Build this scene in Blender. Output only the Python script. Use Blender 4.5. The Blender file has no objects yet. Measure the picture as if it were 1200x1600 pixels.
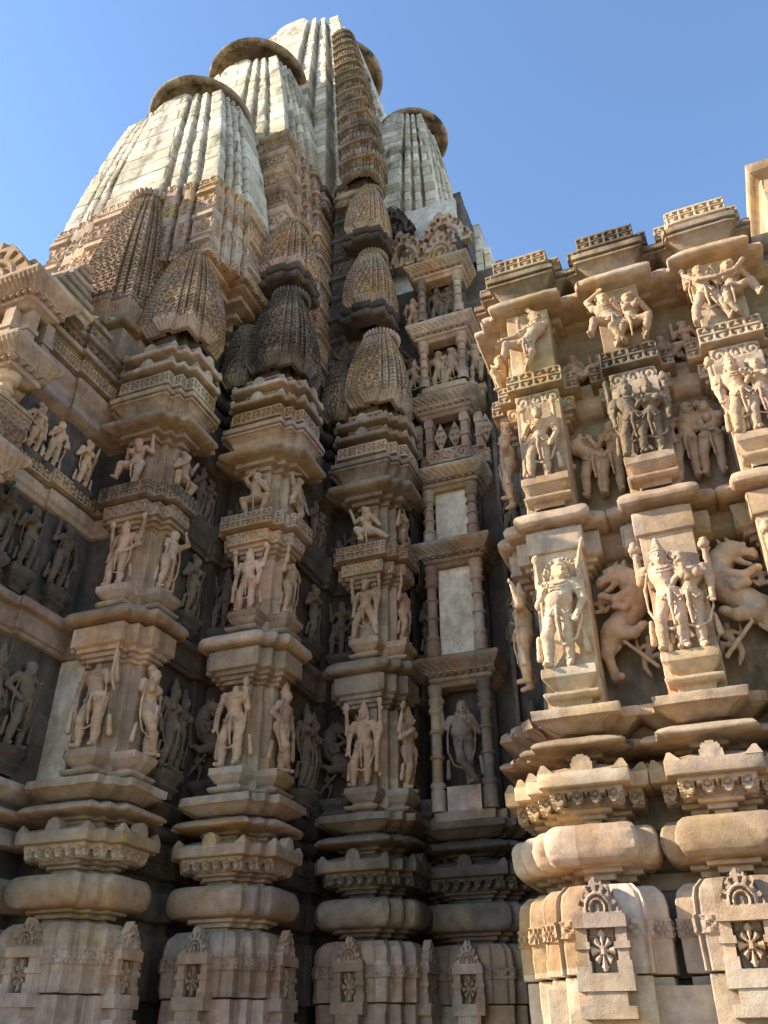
import bpy, math, numpy as np
from math import radians as R, sin, cos, pi
C = bpy.context.scene.collection
rng = np.random.default_rng(7)
GZ = -1.6                      # ground level; z = 0 is the eye height
# ------------------------------------------------------------------ object helpers
ORG = {}
def tag(o, label=None, cat=None, group=None, kind=None):
    if label: o['label'] = label
    if cat: o['category'] = cat
    if group: o['group'] = group
    if kind: o['kind'] = kind
    return o
def thing(name, loc, label, cat, group=None):
    o = bpy.data.objects.new(name, None); C.objects.link(o); o.location = loc
    o.empty_display_size = .2
    ORG[o.name] = np.array(loc, float)
    return tag(o, label, cat, group)
def mk(name, V, Q, mat, parent=None, origin=None, smooth=True, sharp=38):
    V = np.asarray(V, np.float64); Q = np.asarray(Q, np.int32)
    if parent is not None: org = ORG[parent.name]
    else: org = np.array(origin if origin is not None else (0, 0, 0), float)
    me = bpy.data.meshes.new(name)
    me.vertices.add(len(V)); me.vertices.foreach_set('co', (V - org).astype(np.float32).ravel())
    k = Q.shape[1]
    me.loops.add(Q.size); me.loops.foreach_set('vertex_index', Q.ravel())
    me.polygons.add(len(Q)); me.polygons.foreach_set('loop_start', np.arange(0, Q.size, k, dtype=np.int32))
    me.update(calc_edges=True); me.validate()
    me.polygons.foreach_set('use_smooth', np.full(len(me.polygons), smooth))
    if smooth and sharp: me.set_sharp_from_angle(angle=R(sharp))
    me.materials.append(mat)
    o = bpy.data.objects.new(name, me); C.objects.link(o)
    if parent is not None:
        o.parent = parent
        ORG[o.name] = org
    else:
        o.location = org; ORG[o.name] = org
    return o
def join(parts):
    Vs, Qs, n = [], [], 0
    for V, Q in parts:
        Vs.append(np.asarray(V)); Qs.append(np.asarray(Q) + n); n += len(V)
    return np.concatenate(Vs), np.concatenate(Qs)
class Fr:                      # a frame on a wall: x to the right, y into the wall, z up
    def __init__(s, x=0, y=0, z=0, a=0): s.o = np.array([x, y, z], float); s.a = R(a)
    def w(s, P):
        P = np.asarray(P, float); c, n = cos(s.a), sin(s.a)
        return np.stack([P[..., 0]*c - P[..., 1]*n, P[..., 0]*n + P[..., 1]*c, P[..., 2]], -1) + s.o
    def sub(s, x, y, z=0, a=0):
        o = s.w(np.array([x, y, z])); return Fr(o[0], o[1], o[2], math.degrees(s.a) + a)
W0 = Fr()
def vnoise(P, f, seed=0):      # value noise in [-1, 1]
    P = np.asarray(P)*f + seed*17.31
    i = np.floor(P).astype(np.int64); t = P - i; t = t*t*(3 - 2*t); out = 0
    for dx in (0, 1):
        for dy in (0, 1):
            for dz in (0, 1):
                h = ((i[..., 0]+dx)*374761393 + (i[..., 1]+dy)*668265263 + (i[..., 2]+dz)*1274126177) & 0xffffffff
                h = ((h ^ (h >> 13))*1274126177) & 0xffffffff
                h = (h ^ (h >> 16))/4294967295.0
                out = out + h*(t[..., 0] if dx else 1-t[..., 0])*(t[..., 1] if dy else 1-t[..., 1])*(t[..., 2] if dz else 1-t[..., 2])
    return out*2 - 1
# ------------------------------------------------------------------ materials
def nodes(name):
    m = bpy.data.materials.new(name); m.use_nodes = True
    nt = m.node_tree; b = nt.nodes['Principled BSDF']
    return m, nt, b
def stone(name, c1, c2, dark=.35, dcol=(.035, .031, .027), bump=.5, lo=.475, hi=.64, grain=105, tint=.22, course=None, streak=.3):
    m, nt, b = nodes(name); N, L = nt.nodes.new, nt.links.new
    geo = N('ShaderNodeNewGeometry'); pos = geo.outputs['Position']
    def noise(scale, detail=6, rough=.6, vec=pos):
        n = N('ShaderNodeTexNoise'); n.inputs['Scale'].default_value = scale
        n.inputs['Detail'].default_value = detail; n.inputs['Roughness'].default_value = rough
        L(vec, n.inputs['Vector']); return n.outputs['Fac']
    def ramp(x, a, bb, v0=0, v1=1):
        r = N('ShaderNodeMapRange'); r.inputs['From Min'].default_value = a; r.inputs['From Max'].default_value = bb
        r.inputs['To Min'].default_value = v0; r.inputs['To Max'].default_value = v1; L(x, r.inputs['Value']); return r.outputs['Result']
    def mix(f, a, bb, mode='MIX'):
        x = N('ShaderNodeMix'); x.data_type = 'RGBA'; x.blend_type = mode
        if isinstance(f, float): x.inputs[0].default_value = f
        else: L(f, x.inputs[0])
        for k, v in ((6, a), (7, bb)):
            if isinstance(v, tuple): x.inputs[k].default_value = (*v, 1)
            else: L(v, x.inputs[k])
        return x.outputs[2]
    oi = N('ShaderNodeObjectInfo')
    col = mix(ramp(noise(1.3, 5), .36, .64), c1, c2)
    hs = N('ShaderNodeHueSaturation'); L(col, hs.inputs['Color'])
    L(ramp(oi.outputs['Random'], 0, 1, 1-tint, 1+tint), hs.inputs['Value'])
    L(ramp(noise(.9, 3), .3, .7, .485, .512), hs.inputs['Hue']); L(ramp(noise(2.2, 3), .3, .7, .8, 1.12), hs.inputs['Saturation'])
    col = hs.outputs['Color']
    mot = N('ShaderNodeCombineColor')
    m0 = N('ShaderNodeMath'); m0.operation = 'MULTIPLY'; L(ramp(noise(9, 8, .7), .3, .7, .70, 1.22), m0.inputs[0]); L(ramp(noise(1.7, 4, .55), .32, .68, .80, 1.14), m0.inputs[1]); mm = m0.outputs[0]
    for k in range(3): L(mm, mot.inputs[k])
    col = mix(1.0, col, mot.outputs[0], 'MULTIPLY')
    if not course and 'statue' not in name and 'plaster' not in name and 'ground' not in name:
        sn = N('ShaderNodeVectorMath'); sn.operation = 'SNAP'; of = N('ShaderNodeVectorMath'); of.operation = 'ADD'; L(pos, of.inputs[0]); of.inputs[1].default_value = (.21, .37, .13)
        L(of.outputs[0], sn.inputs[0]); sn.inputs[1].default_value = (.83, .91, .31)
        wn = N('ShaderNodeTexWhiteNoise'); wn.noise_dimensions = '3D'; L(sn.outputs[0], wn.inputs['Vector'])
        h2 = N('ShaderNodeHueSaturation'); L(col, h2.inputs['Color']); L(ramp(wn.outputs['Value'], 0, 1, .80, 1.13), h2.inputs['Value'])
        sc_ = N('ShaderNodeSeparateColor'); L(wn.outputs['Color'], sc_.inputs[0]); L(ramp(sc_.outputs[1], 0, 1, .78, 1.12), h2.inputs['Saturation']); L(ramp(sc_.outputs[2], 0, 1, .496, .509), h2.inputs['Hue'])
        col = h2.outputs['Color']
    if course:
        br = N('ShaderNodeTexBrick'); mp = N('ShaderNodeVectorMath'); mp.operation = 'DOT_PRODUCT'
        L(pos, mp.inputs[0]); mp.inputs[1].default_value = (.8, .77, 0)
        sp = N('ShaderNodeSeparateXYZ'); L(pos, sp.inputs[0]); cb = N('ShaderNodeCombineXYZ')
        L(mp.outputs['Value'], cb.inputs[0]); L(sp.outputs[2], cb.inputs[1]); L(cb.outputs[0], br.inputs['Vector'])
        br.inputs['Scale'].default_value = 1; br.inputs['Brick Width'].default_value = 2.3; br.inputs['Row Height'].default_value = course
        br.inputs['Mortar Size'].default_value = .015; br.inputs['Color1'].default_value = (1, 1, 1, 1); br.inputs['Color2'].default_value = (.60, .55, .45, 1)
        br.inputs['Mortar'].default_value = (.36, .33, .27, 1); br.inputs['Bias'].default_value = -.2
        col = mix(1.0, col, br.outputs['Color'], 'MULTIPLY')
    mp = N('ShaderNodeMapping'); L(pos, mp.inputs['Vector']); mp.inputs['Scale'].default_value = (1, 1, streak)
    st = ramp(noise(2.3, 9, .68, mp.outputs['Vector']), lo, hi, 0, dark)
    big = ramp(noise(.55, 3), .38, .58)
    ml = N('ShaderNodeMath'); ml.operation = 'MULTIPLY'; L(st, ml.inputs[0]); L(big, ml.inputs[1])
    col = mix(ml.outputs[0], col, dcol)
    L(col, b.inputs['Base Color']); b.inputs['Roughness'].default_value = .93
    b.inputs['Specular IOR Level'].default_value = .18
    bp = N('ShaderNodeBump'); bp.inputs['Strength'].default_value = bump; bp.inputs['Distance'].default_value = .012
    ad = N('ShaderNodeMath'); ad.operation = 'ADD'; L(noise(grain, 5, .7), ad.inputs[0])
    m2 = N('ShaderNodeMath'); m2.operation = 'MULTIPLY'; L(noise(17, 5, .6), m2.inputs[0]); m2.inputs[1].default_value = .9
    L(m2.outputs[0], ad.inputs[1]); L(ad.outputs[0], bp.inputs['Height']); L(bp.outputs['Normal'], b.inputs['Normal'])
    return m
M = dict(
  sand=stone('warm_sandstone', (0.514, 0.351, 0.210), (0.425, 0.296, 0.183), .45, bump=.75),
  pale=stone('pale_sandstone', (0.496, 0.339, 0.202), (0.421, 0.274, 0.163), .25, bump=.75),
  gold=stone('golden_sandstone', (0.528, 0.369, 0.216), (0.453, 0.313, 0.183), .3, bump=.75),
  pink=stone('pink_sandstone', (0.477, 0.327, 0.216), (0.399, 0.272, 0.182), .4),
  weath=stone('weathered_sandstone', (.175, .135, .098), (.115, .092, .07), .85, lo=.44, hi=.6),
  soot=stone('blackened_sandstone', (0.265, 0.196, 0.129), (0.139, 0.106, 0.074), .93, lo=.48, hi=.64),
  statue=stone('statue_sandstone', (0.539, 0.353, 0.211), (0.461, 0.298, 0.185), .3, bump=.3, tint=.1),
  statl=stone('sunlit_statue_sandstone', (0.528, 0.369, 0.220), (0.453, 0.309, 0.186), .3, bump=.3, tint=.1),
  statd=stone('dark_statue_sandstone', (.195, .142, .095), (.14, .105, .072), .6, bump=.3, tint=.14),  # weathered stone, toned darker still to paint in the recess shade
  plaster=stone('lime_plaster', (.80, .715, .54), (.70, .62, .465), .95, dcol=(.085, .072, .05), lo=.47, hi=.63, grain=40, tint=.08, course=.34, bump=.35),
  smooth=stone('smooth_plaster', (.76, .64, .46), (.67, .555, .40), .8, dcol=(.30, .25, .17), grain=50, tint=.05, bump=.2, lo=.48, hi=.64, streak=.6),
  white=stone('white_plaster', (0.694, 0.655, 0.539), (0.594, 0.560, 0.457), .5, dcol=(0.197, 0.180, 0.146), grain=30, tint=.04, bump=.2),
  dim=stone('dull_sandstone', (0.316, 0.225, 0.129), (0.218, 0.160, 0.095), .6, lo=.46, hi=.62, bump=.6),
  deep=stone('shade_toned_recess_stone', (.140, .100, .066), (.082, .060, .041), .85, lo=.44, hi=.6),  # shade of the gaps and hidden cores put into the stone colour
  lichen=stone('lichened_sandstone', (.36, .265, .165), (.25, .19, .125), .93, lo=.43, hi=.62, bump=.7),
  ring=stone('ring_stone', (.42, .335, .21), (.33, .262, .17), .9, lo=.44, hi=.6, bump=.6),
  ground=stone('paving_stone', (.34, .24, .135), (.28, .20, .115), .2, tint=0, bump=.4),
)
# ------------------------------------------------------------------ swept mouldings
def resample(plan, ru, bev):
    """samples along an open plan: edge index, fraction, arc position, edge length"""
    P = np.asarray(plan, float); E = len(P) - 1
    e, fr, s, Ls, dc = [], [], [], [], []
    for i in range(E):
        L = float(np.hypot(*(P[i+1]-P[i]))); b = min(bev, L*.25)
        n = max(1, int(math.ceil((L-2*b)/ru)))
        ss = np.linspace(b, L-b, n+1)
        if i == 0: ss[0] = 0
        if i == E-1: ss[-1] = L
        for q in ss: e.append(i); fr.append(q/L); s.append(q); Ls.append(L); dc.append(min(q, L-q))
    return P, np.array(e), np.array(fr), np.array(s), np.array(Ls), np.array(dc)
def mitre(P):
    D = P[1:] - P[:-1]; D = D/np.linalg.norm(D, axis=1)[:, None]
    Nn = np.stack([D[:, 1], -D[:, 0]], 1)           # right hand side of travel
    Mi = np.zeros_like(P); Mi[0] = Nn[0]; Mi[-1] = Nn[-1]
    for i in range(1, len(P)-1):
        a, b = Nn[i-1], Nn[i]; Mi[i] = (a+b)/max(.25, 1 + a@b)
    return Nn, Mi
def prof_rs(prof, rv, ch=.004):
    p = [np.array(q, float) for q in prof]; out = [p[0]]
    for i in range(1, len(p)):
        a, b = p[i-1], p[i]; L = np.linalg.norm(b-a)
        if L < 1e-6: continue
        c = min(ch, L*.3); n = max(1, int(math.ceil((L-2*c)/rv)))
        ts = np.linspace(c/L, 1-c/L, n+1)
        if i == len(p)-1: ts[-1] = 1
        for t in ts: out.append(a + (b-a)*t)
    return np.array(out)
def sweep_vq(plan, prof, f=None, ru=.06, rv=.06, rough=.003, chip=.028, scale=None, center=(0, 0), bev=.007, fr=W0, seed=0):
    P, e, ff, s, L, dc = resample(plan, ru, bev); Nn, Mi = mitre(P)
    pr = prof_rs(prof, rv); o, z = pr[:, 0], pr[:, 1]
    A = P[e]; B = P[e+1]; MA = Mi[e]; MB = Mi[e+1]
    base = A + (B-A)*ff[:, None]; dirn = MA + (MB-MA)*ff[:, None]
    X = base[None, :, :] + dirn[None, :, :]*o[:, None, None]
    if scale is not None:
        k = np.asarray(scale(z)); k = k if k.ndim == 2 else np.stack([k, k], 1)
        c = np.array(center); X = (X - c)*k[:, None, :] + c
    Z = np.broadcast_to(z[:, None], X.shape[:2])
    nrm = Nn[e][None, :, :]
    d = np.zeros(X.shape[:2])
    if f is not None:
        d = d + f(e[None, :]+0*Z, s[None, :]+0*Z, L[None, :]+0*Z, Z)
    V = np.concatenate([X, Z[..., None]], -1)
    W = fr.w(V)
    if rough: d = d + rough*vnoise(W, 9, seed) + rough*.7*vnoise(W, 31, seed+1)
    if chip:
        n = vnoise(W, 5.5, seed+3)
        d = d - chip*np.exp(-dc[None, :]/.03)*np.clip(n-.1, 0, 1)*1.6 - chip*.5*np.clip(vnoise(W, 3.1, seed+5)-.45, 0, 1)
    V[..., 0] += nrm[..., 0]*d; V[..., 1] += nrm[..., 1]*d
    V = fr.w(V)
    if rough: V[..., 2] += rough*vnoise(V, 13, seed+2)
    nr, nc = X.shape[:2]; idx = np.arange(nr*nc).reshape(nr, nc)
    Q = np.stack([idx[:-1, :-1], idx[:-1, 1:], idx[1:, 1:], idx[1:, :-1]], -1).reshape(-1, 4)
    return V.reshape(-1, 3), Q
SEED = [0]
def sweep(name, plan, prof, mat, parent, fr=W0, **k):
    SEED[0] += 1
    V, Q = sweep_vq(plan, prof, fr=fr, seed=SEED[0] % 97, **k)
    return mk(name, V, Q, mat, parent)
def rect(w, d, y=0): return [(-w/2, y+d), (-w/2, y), (w/2, y), (w/2, y+d)]
def boxq(fr, x0, x1, y0, y1, z0, z1):
    V = fr.w(np.array([(x, y, z) for z in (z0, z1) for y in (y0, y1) for x in (x0, x1)], float))
    return V, np.array([(0, 1, 5, 4), (1, 3, 7, 5), (3, 2, 6, 7), (2, 0, 4, 6), (4, 5, 7, 6), (2, 3, 1, 0)])
# ------------------------------------------------------------------ carved patterns f(e, s, L, z)
def cells(s, L, cell):
    n = np.maximum(1, np.round(L/cell)); u = s/L*n
    return u - np.floor(u), np.floor(u)
def p_lozenge(z0, z1, cell=.12, dep=.03):
    def f(e, s, L, z):
        u, _ = cells(s, L, cell); v = (z-z0)/(z1-z0); cu = np.abs(u-.5)
        vv = np.abs(v-.5)*2
        pit = (cu < .40) & (vv > .14) & (vv < .8) & (vv < .95-1.5*np.abs(cu-.22))
        tri = (cu < .3) & (vv > .28) & (cu < (.86-vv)*.5)
        ok = (v > 0) & (v < 1) & (L > .07)
        return np.where(ok & pit & ~tri, -dep, 0)
    return f
def p_scroll(z0, z1, cell=.16, dep=.018):
    def f(e, s, L, z):
        u, k = cells(s, L, cell); v = (z-z0)/(z1-z0)
        x = (u-.5)*np.where(k % 2 == 0, 1, -1); y = (v-.5)*(z1-z0)/cell*np.where(k % 2 == 0, 1, -1)
        r = np.hypot(x, y); th = np.arctan2(y, x)
        w = np.sin(th + r*19) > .15
        return np.where((v > .1) & (v < .9) & w & (r > .06), -dep, 0)
    return f
def p_filig(cx=.13, cz=.15, dep=.048, mask=None):
    def f(e, s, L, z):
        n = np.maximum(1, np.round(L/cx)); u = s/L*n; row = np.floor(z/cz); u = u + .5*(row % 2)*(n > 1)
        ew = L/n
        x = (u-np.floor(u)-.5)*ew; y = (z/cz-row-.42)*cz
        r = np.hypot(x, y)/cx; xm = np.abs(s-L/2)
        g = np.sin(xm*2*pi/(cx*.62) + 1.9*np.sin(z*2*pi/(cz*.93))) + np.sin(z*2*pi/(cz*.47) + 2.0*np.sin(xm*2*pi/(cx*.9)+.6))
        ring = np.exp(-((r-.36)/.07)**2); hole = (r < .25) & ~((r > .10) & (r < .15))
        out = (r > .46) & (g > .12)
        d = .010*ring - dep*hole - dep*.9*out
        rowb = np.abs(z/cz-row-.5) > .455
        d = np.where(rowb, -dep*.5, d)
        d = np.where(np.minimum(s, L-s) < .012, 0, d)
        if mask is not None: d = np.where(mask(e, s, L, z), d, 0)
        return d
    return f
def p_ribs(cell=.06, dep=.022, slant=0, z0=0):
    def f(e, s, L, z):
        u = (s + slant*(z-z0))/cell; u = u-np.floor(u)
        return -dep*(1-np.sqrt(np.clip(1-(2*u-1)**2*1.02, 0, 1)))
    return f
def p_fringe(z0, z1, cell=.11, sink=.07):
    def f(e, s, L, z):
        u, _ = cells(s, L, cell); v = (z1-z)/(z1-z0); x = np.abs(u-.5)*2
        low = .30 + .68*np.where(x < .72, np.sqrt(np.clip(1-(x/.72)**2, 0, 1)), 0) + .25*np.clip((x-.8)/.2, 0, 1)
        r = np.hypot(x*.5*cell, (v-.42)*(z1-z0))/cell
        d = np.where((r < .25) & (r > .13), -.02, 0)
        return np.where(v > low, -sink, d)
    return f
def p_flower(z0, z1, cell=.13, dep=.012):
    def f(e, s, L, z):
        u, _ = cells(s, L, cell); x = (u-.5)*np.minimum(L, cell*1.5); zc = (z0+z1)/2; y = z-zc
        h = (z1-z0)/2; r = np.hypot(x, y)/h; th = np.arctan2(y, x)
        ins = (np.abs(y) < h)
        fl = (r < .85) & (np.cos(th*6) > -.35*r) | (r < .25)
        edge = np.abs(y) > h*.86
        return np.where(ins, np.where(edge, .012, np.where(fl, .008, -dep)), 0)
    return f
def padd(*fs):
    return lambda e, s, L, z: sum(f(e, s, L, z) for f in fs)
# ------------------------------------------------------------------ cut-out relief panels
def relief_vq(fr, w, h, hf, mask, res=.012, thick=.06, z0=0):
    nx, nz = max(3, int(w/res)), max(3, int(h/res))
    xs = np.linspace(-w/2, w/2, nx+1); zs = np.linspace(0, h, nz+1)
    X, Z = np.meshgrid(xs, zs); H = hf(X/w*2, Z/h) + 0*X
    idx = np.arange(X.size).reshape(X.shape); n = X.size
    F = np.stack([X, -thick-H, Z+z0], -1).reshape(-1, 3); Bk = np.stack([X, 0*X, Z+z0], -1).reshape(-1, 3)
    xc = (xs[:-1]+xs[1:])/2; zc = (zs[:-1]+zs[1:])/2; XC, ZC = np.meshgrid(xc, zc)
    m = mask(XC/w*2, ZC/h) if mask else np.ones(XC.shape, bool)
    a, b, c, d = idx[:-1, :-1], idx[:-1, 1:], idx[1:, 1:], idx[1:, :-1]
    Q = [np.stack([a, b, c, d], -1)[m]]
    mp = np.pad(m, 1)
    core = mp[1:-1, 1:-1]
    for nb, (p, q) in (((mp[:-2, 1:-1]), (a, b)), ((mp[2:, 1:-1]), (c, d)), ((mp[1:-1, :-2]), (d, a)), ((mp[1:-1, 2:]), (b, c))):
        k = core & ~nb
        Q.append(np.stack([q[k], p[k], p[k]+n, q[k]+n], -1))
    Q = np.concatenate(Q)
    V = np.concatenate([F, Bk])
    return fr.w(V), Q
def relief(name, fr, w, h, hf, mask, mat, parent, res=.012, thick=.06, z0=0):
    V, Q = relief_vq(fr, w, h, hf, mask, res, thick, z0)
    used = np.unique(Q); mp = np.zeros(len(V), int); mp[used] = np.arange(len(used))
    return mk(name, V[used], mp[Q], mat, parent, sharp=45)
def m_ogee(u, v): return np.abs(u) < np.where(v < .12, 1, np.clip((1-v)/.88, 0, 1)**.75*.82 + .10*np.sin(v*22)*(v < .9)*.6 + .06)
def h_gable(k=1.0):
    def f(u, v):
        y = (v-.16)*1.25; r = np.hypot(u, y); th = np.arctan2(y, u)
        d = .022*np.exp(-((r-.32)/.05)**2) + .016*np.exp(-((r-.50)/.045)**2)
        d = d - .035*((r < .26) & ~((np.abs(u) < .07) & (y < .16))) - .026*((r > .37) & (r < .45))
        d = d - .034*((r > .56) & (np.cos(th*13) > .15) & (np.sin(r*21) > -.3))
        return np.where(v < .08, .01, d)*k
    return f
def h_diamond(u, v):
    x, y = u, (v-.5)*2; r = np.hypot(x, y*.8); th = np.arctan2(y, x)
    d = np.abs(x) + np.abs(y)*.85
    pet = np.cos(th*8)*.5+.5
    return np.where(d < .95, .012+.022*pet*(r < .8)*(r > .15)+.03*(r < .16), 0)
def m_diamond(u, v):
    x, y = u, (v-.5)*2; th = np.arctan2(y, x); r = np.hypot(x, y)
    return (np.abs(x) + np.abs(y)*.86 < .92) & ~((np.cos(th*8) < -.72) & (r > .3))
def m_lace(u, v):
    x, y = u, (v-.5)*2; d = np.abs(x)+np.abs(y)
    return (d < .98) & ~((np.sin(x*9+y*7) * np.sin(x*9-y*7) > .35) & (d < .85) & (d > .15))
# ------------------------------------------------------------------ lathe
def lathe_vq(c, prof, n=28, ribs=0, ramp=0, fr=W0, squash=1):
    pr = np.array(prof, float); th = np.linspace(0, 2*pi, n, endpoint=False)
    rr = pr[:, 0][:, None]*(1 + (ramp*(np.abs(np.cos(th*ribs/2))-.6))[None, :] if ribs else 1 + 0*th[None, :])
    V = np.stack([c[0]+rr*np.cos(th), c[1]+rr*np.sin(th)*squash, c[2]+pr[:, 1][:, None]+0*rr], -1)
    idx = np.arange(V.shape[0]*n).reshape(-1, n); j = np.roll(idx, -1, 1)
    Q = np.stack([idx[:-1], j[:-1], j[1:], idx[1:]], -1).reshape(-1, 4)
    V = fr.w(V.reshape(-1, 3))
    return V, Q
def lathe(name, c, prof, mat, parent, **k):
    V, Q = lathe_vq(c, prof, **k)
    V = V + .003*np.stack([vnoise(V, 12, 1), vnoise(V, 12, 2), vnoise(V, 12, 3)], -1)
    return mk(name, V, Q, mat, parent)
def ring_prof(r, h, inner=.35, n=9):
    return [(r*inner, -h*.35), (r*.82, -h*.45)] + [(r*.86 + r*.14*cos(a), h/2*sin(a)) for a in np.linspace(-1.3, 1.3, n)] + [(r*.8, h*.5), (r*.3, h*.55), (.01, h*.6)]
def torus_prof(r, t):
    return [(.01, t*.9), (r-2.4*t, t*.8), (r-2.2*t, t*.2)] + [(r-t+t*1.05*cos(a), t*sin(a)) for a in np.linspace(-2.6, 1.6, 14)] + [(r-2*t, t*1.1), (r*.3, t*1.5), (.01, t*1.6)]
    return [(r*inner, -h*.35), (r*.82, -h*.45)] + [(r*.86 + r*.14*cos(a), h/2*sin(a)) for a in np.linspace(-1.3, 1.3, n)] + [(r*.8, h*.5), (r*.3, h*.55), (.01, h*.6)]
# ------------------------------------------------------------------ carved figures: signed distance fields turned into one skin each
class Sdf:
    def __init__(s): s.p = []
    def cap(s, a, b, ra, rb=None, k=.018): s.p.append(('c', np.array(a, float), np.array(b, float), ra, ra if rb is None else rb, k)); return s
    def ell(s, c, r, a=0, k=.018): s.p.append(('e', np.array(c, float), np.array(r, float), a, 0, k)); return s
    def ring(s, c, Rr, r, sq=1.0, k=.004): s.p.append(('r', np.array(c, float), Rr, r, sq, k)); return s
    def box(s, c, hx, r=.01, k=.006): s.p.append(('b', np.array(c, float), np.array(hx, float), r, 0, k)); return s
    def cut(s, c, r, a=0, k=.006): s.p.append(('x', np.array(c, float), np.array(r, float), a, 0, k)); return s
    def chain(s, pts, r0, r1=None, k=.008):
        r1 = r0 if r1 is None else r1; n = len(pts)-1
        for i in range(n): s.cap(pts[i], pts[i+1], r0+(r1-r0)*i/n, r0+(r1-r0)*(i+1)/n, k)
        return s
    def bounds(s, q):
        t = q[0]
        if t == 'c':
            m = max(q[3], q[4]); return np.minimum(q[1], q[2])-m, np.maximum(q[1], q[2])+m
        if t in 'ex':
            m = q[2].copy()
            if q[3]: m[0] = m[2] = max(m[0], m[2])
            return q[1]-m, q[1]+m
        if t == 'r': m = np.array([q[2]+q[3], (q[2]+q[3])*max(1, 1/q[4]), q[3]]); return q[1]-m, q[1]+m
        return q[1]-q[2]-q[3], q[1]+q[2]+q[3]
    def mesh(s, h, ymax=.02, wear=.0, seed=0):
        lo = np.min([s.bounds(q)[0] for q in s.p if q[0] != 'x'], axis=0) - 3*h
        hi = np.max([s.bounds(q)[1] for q in s.p if q[0] != 'x'], axis=0) + 3*h
        hi[1] = min(hi[1], ymax+2*h)
        n = np.ceil((hi-lo)/h).astype(int)+1
        F = np.full(n, .2, np.float32)
        ax = [lo[i]+h*np.arange(n[i]) for i in range(3)]
        for q in s.p:
            k = q[5]; a, b = s.bounds(q); pad = k + 2.5*h
            i0 = np.maximum(0, np.floor((a-pad-lo)/h).astype(int)); i1 = np.minimum(n, np.ceil((b+pad-lo)/h).astype(int)+1)
            if (i1 <= i0).any(): continue
            sl = tuple(slice(i0[i], i1[i]) for i in range(3))
            x = ax[0][sl[0]][:, None, None]; y = ax[1][sl[1]][None, :, None]; z = ax[2][sl[2]][None, None, :]
            if q[0] == 'c':
                A, B = q[1], q[2]; D = B-A; dd = max(1e-9, D@D)
                t = np.clip(((x-A[0])*D[0]+(y-A[1])*D[1]+(z-A[2])*D[2])/dd, 0, 1)
                d = np.sqrt((x-A[0]-t*D[0])**2+(y-A[1]-t*D[1])**2+(z-A[2]-t*D[2])**2) - (q[3]+(q[4]-q[3])*t)
            elif q[0] in 'ex':
                X, Y, Z = x-q[1][0], y-q[1][1], z-q[1][2]
                if q[3]: ca, sa = cos(q[3]), sin(q[3]); X, Z = X*ca+Z*sa, -X*sa+Z*ca
                r = q[2]; k0 = np.sqrt((X/r[0])**2+(Y/r[1])**2+(Z/r[2])**2); k1 = np.sqrt((X/r[0]**2)**2+(Y/r[1]**2)**2+(Z/r[2]**2)**2)
                d = k0*(k0-1)/np.maximum(k1, 1e-6)
            elif q[0] == 'r':
                d = np.hypot(np.hypot(x-q[1][0], (y-q[1][1])*q[4])-q[2], z-q[1][2]) - q[3]
            else:
                ux = np.abs(x-q[1][0])-q[2][0]; uy = np.abs(y-q[1][1])-q[2][1]; uz = np.abs(z-q[1][2])-q[2][2]
                d = np.sqrt(np.maximum(ux, 0)**2+np.maximum(uy, 0)**2+np.maximum(uz, 0)**2)+np.minimum(np.maximum(ux, np.maximum(uy, uz)), 0)-q[3]
            G = F[sl]; d = d.astype(np.float32)
            if q[0] == 'x': F[sl] = np.maximum(G, -d)
            else: hh = np.clip(.5+.5*(d-G)/k, 0, 1); F[sl] = d*(1-hh)+G*hh - k*hh*(1-hh)
        if wear:
            g = np.stack(np.meshgrid(*ax, indexing='ij'), -1); nb = np.abs(F) < 3*h
            F[nb] += (wear*vnoise(g[nb], 22, seed) + wear*.8*vnoise(g[nb], 60, seed+1)).astype(np.float32)
        yy = ax[1][None, :, None]; F = np.maximum(F, (yy-ymax).astype(np.float32))
        F[0], F[-1] = .1, .1; F[:, 0], F[:, -1] = .1, .1; F[:, :, 0], F[:, :, -1] = .1, .1
        return nets(F, lo, h)
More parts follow.
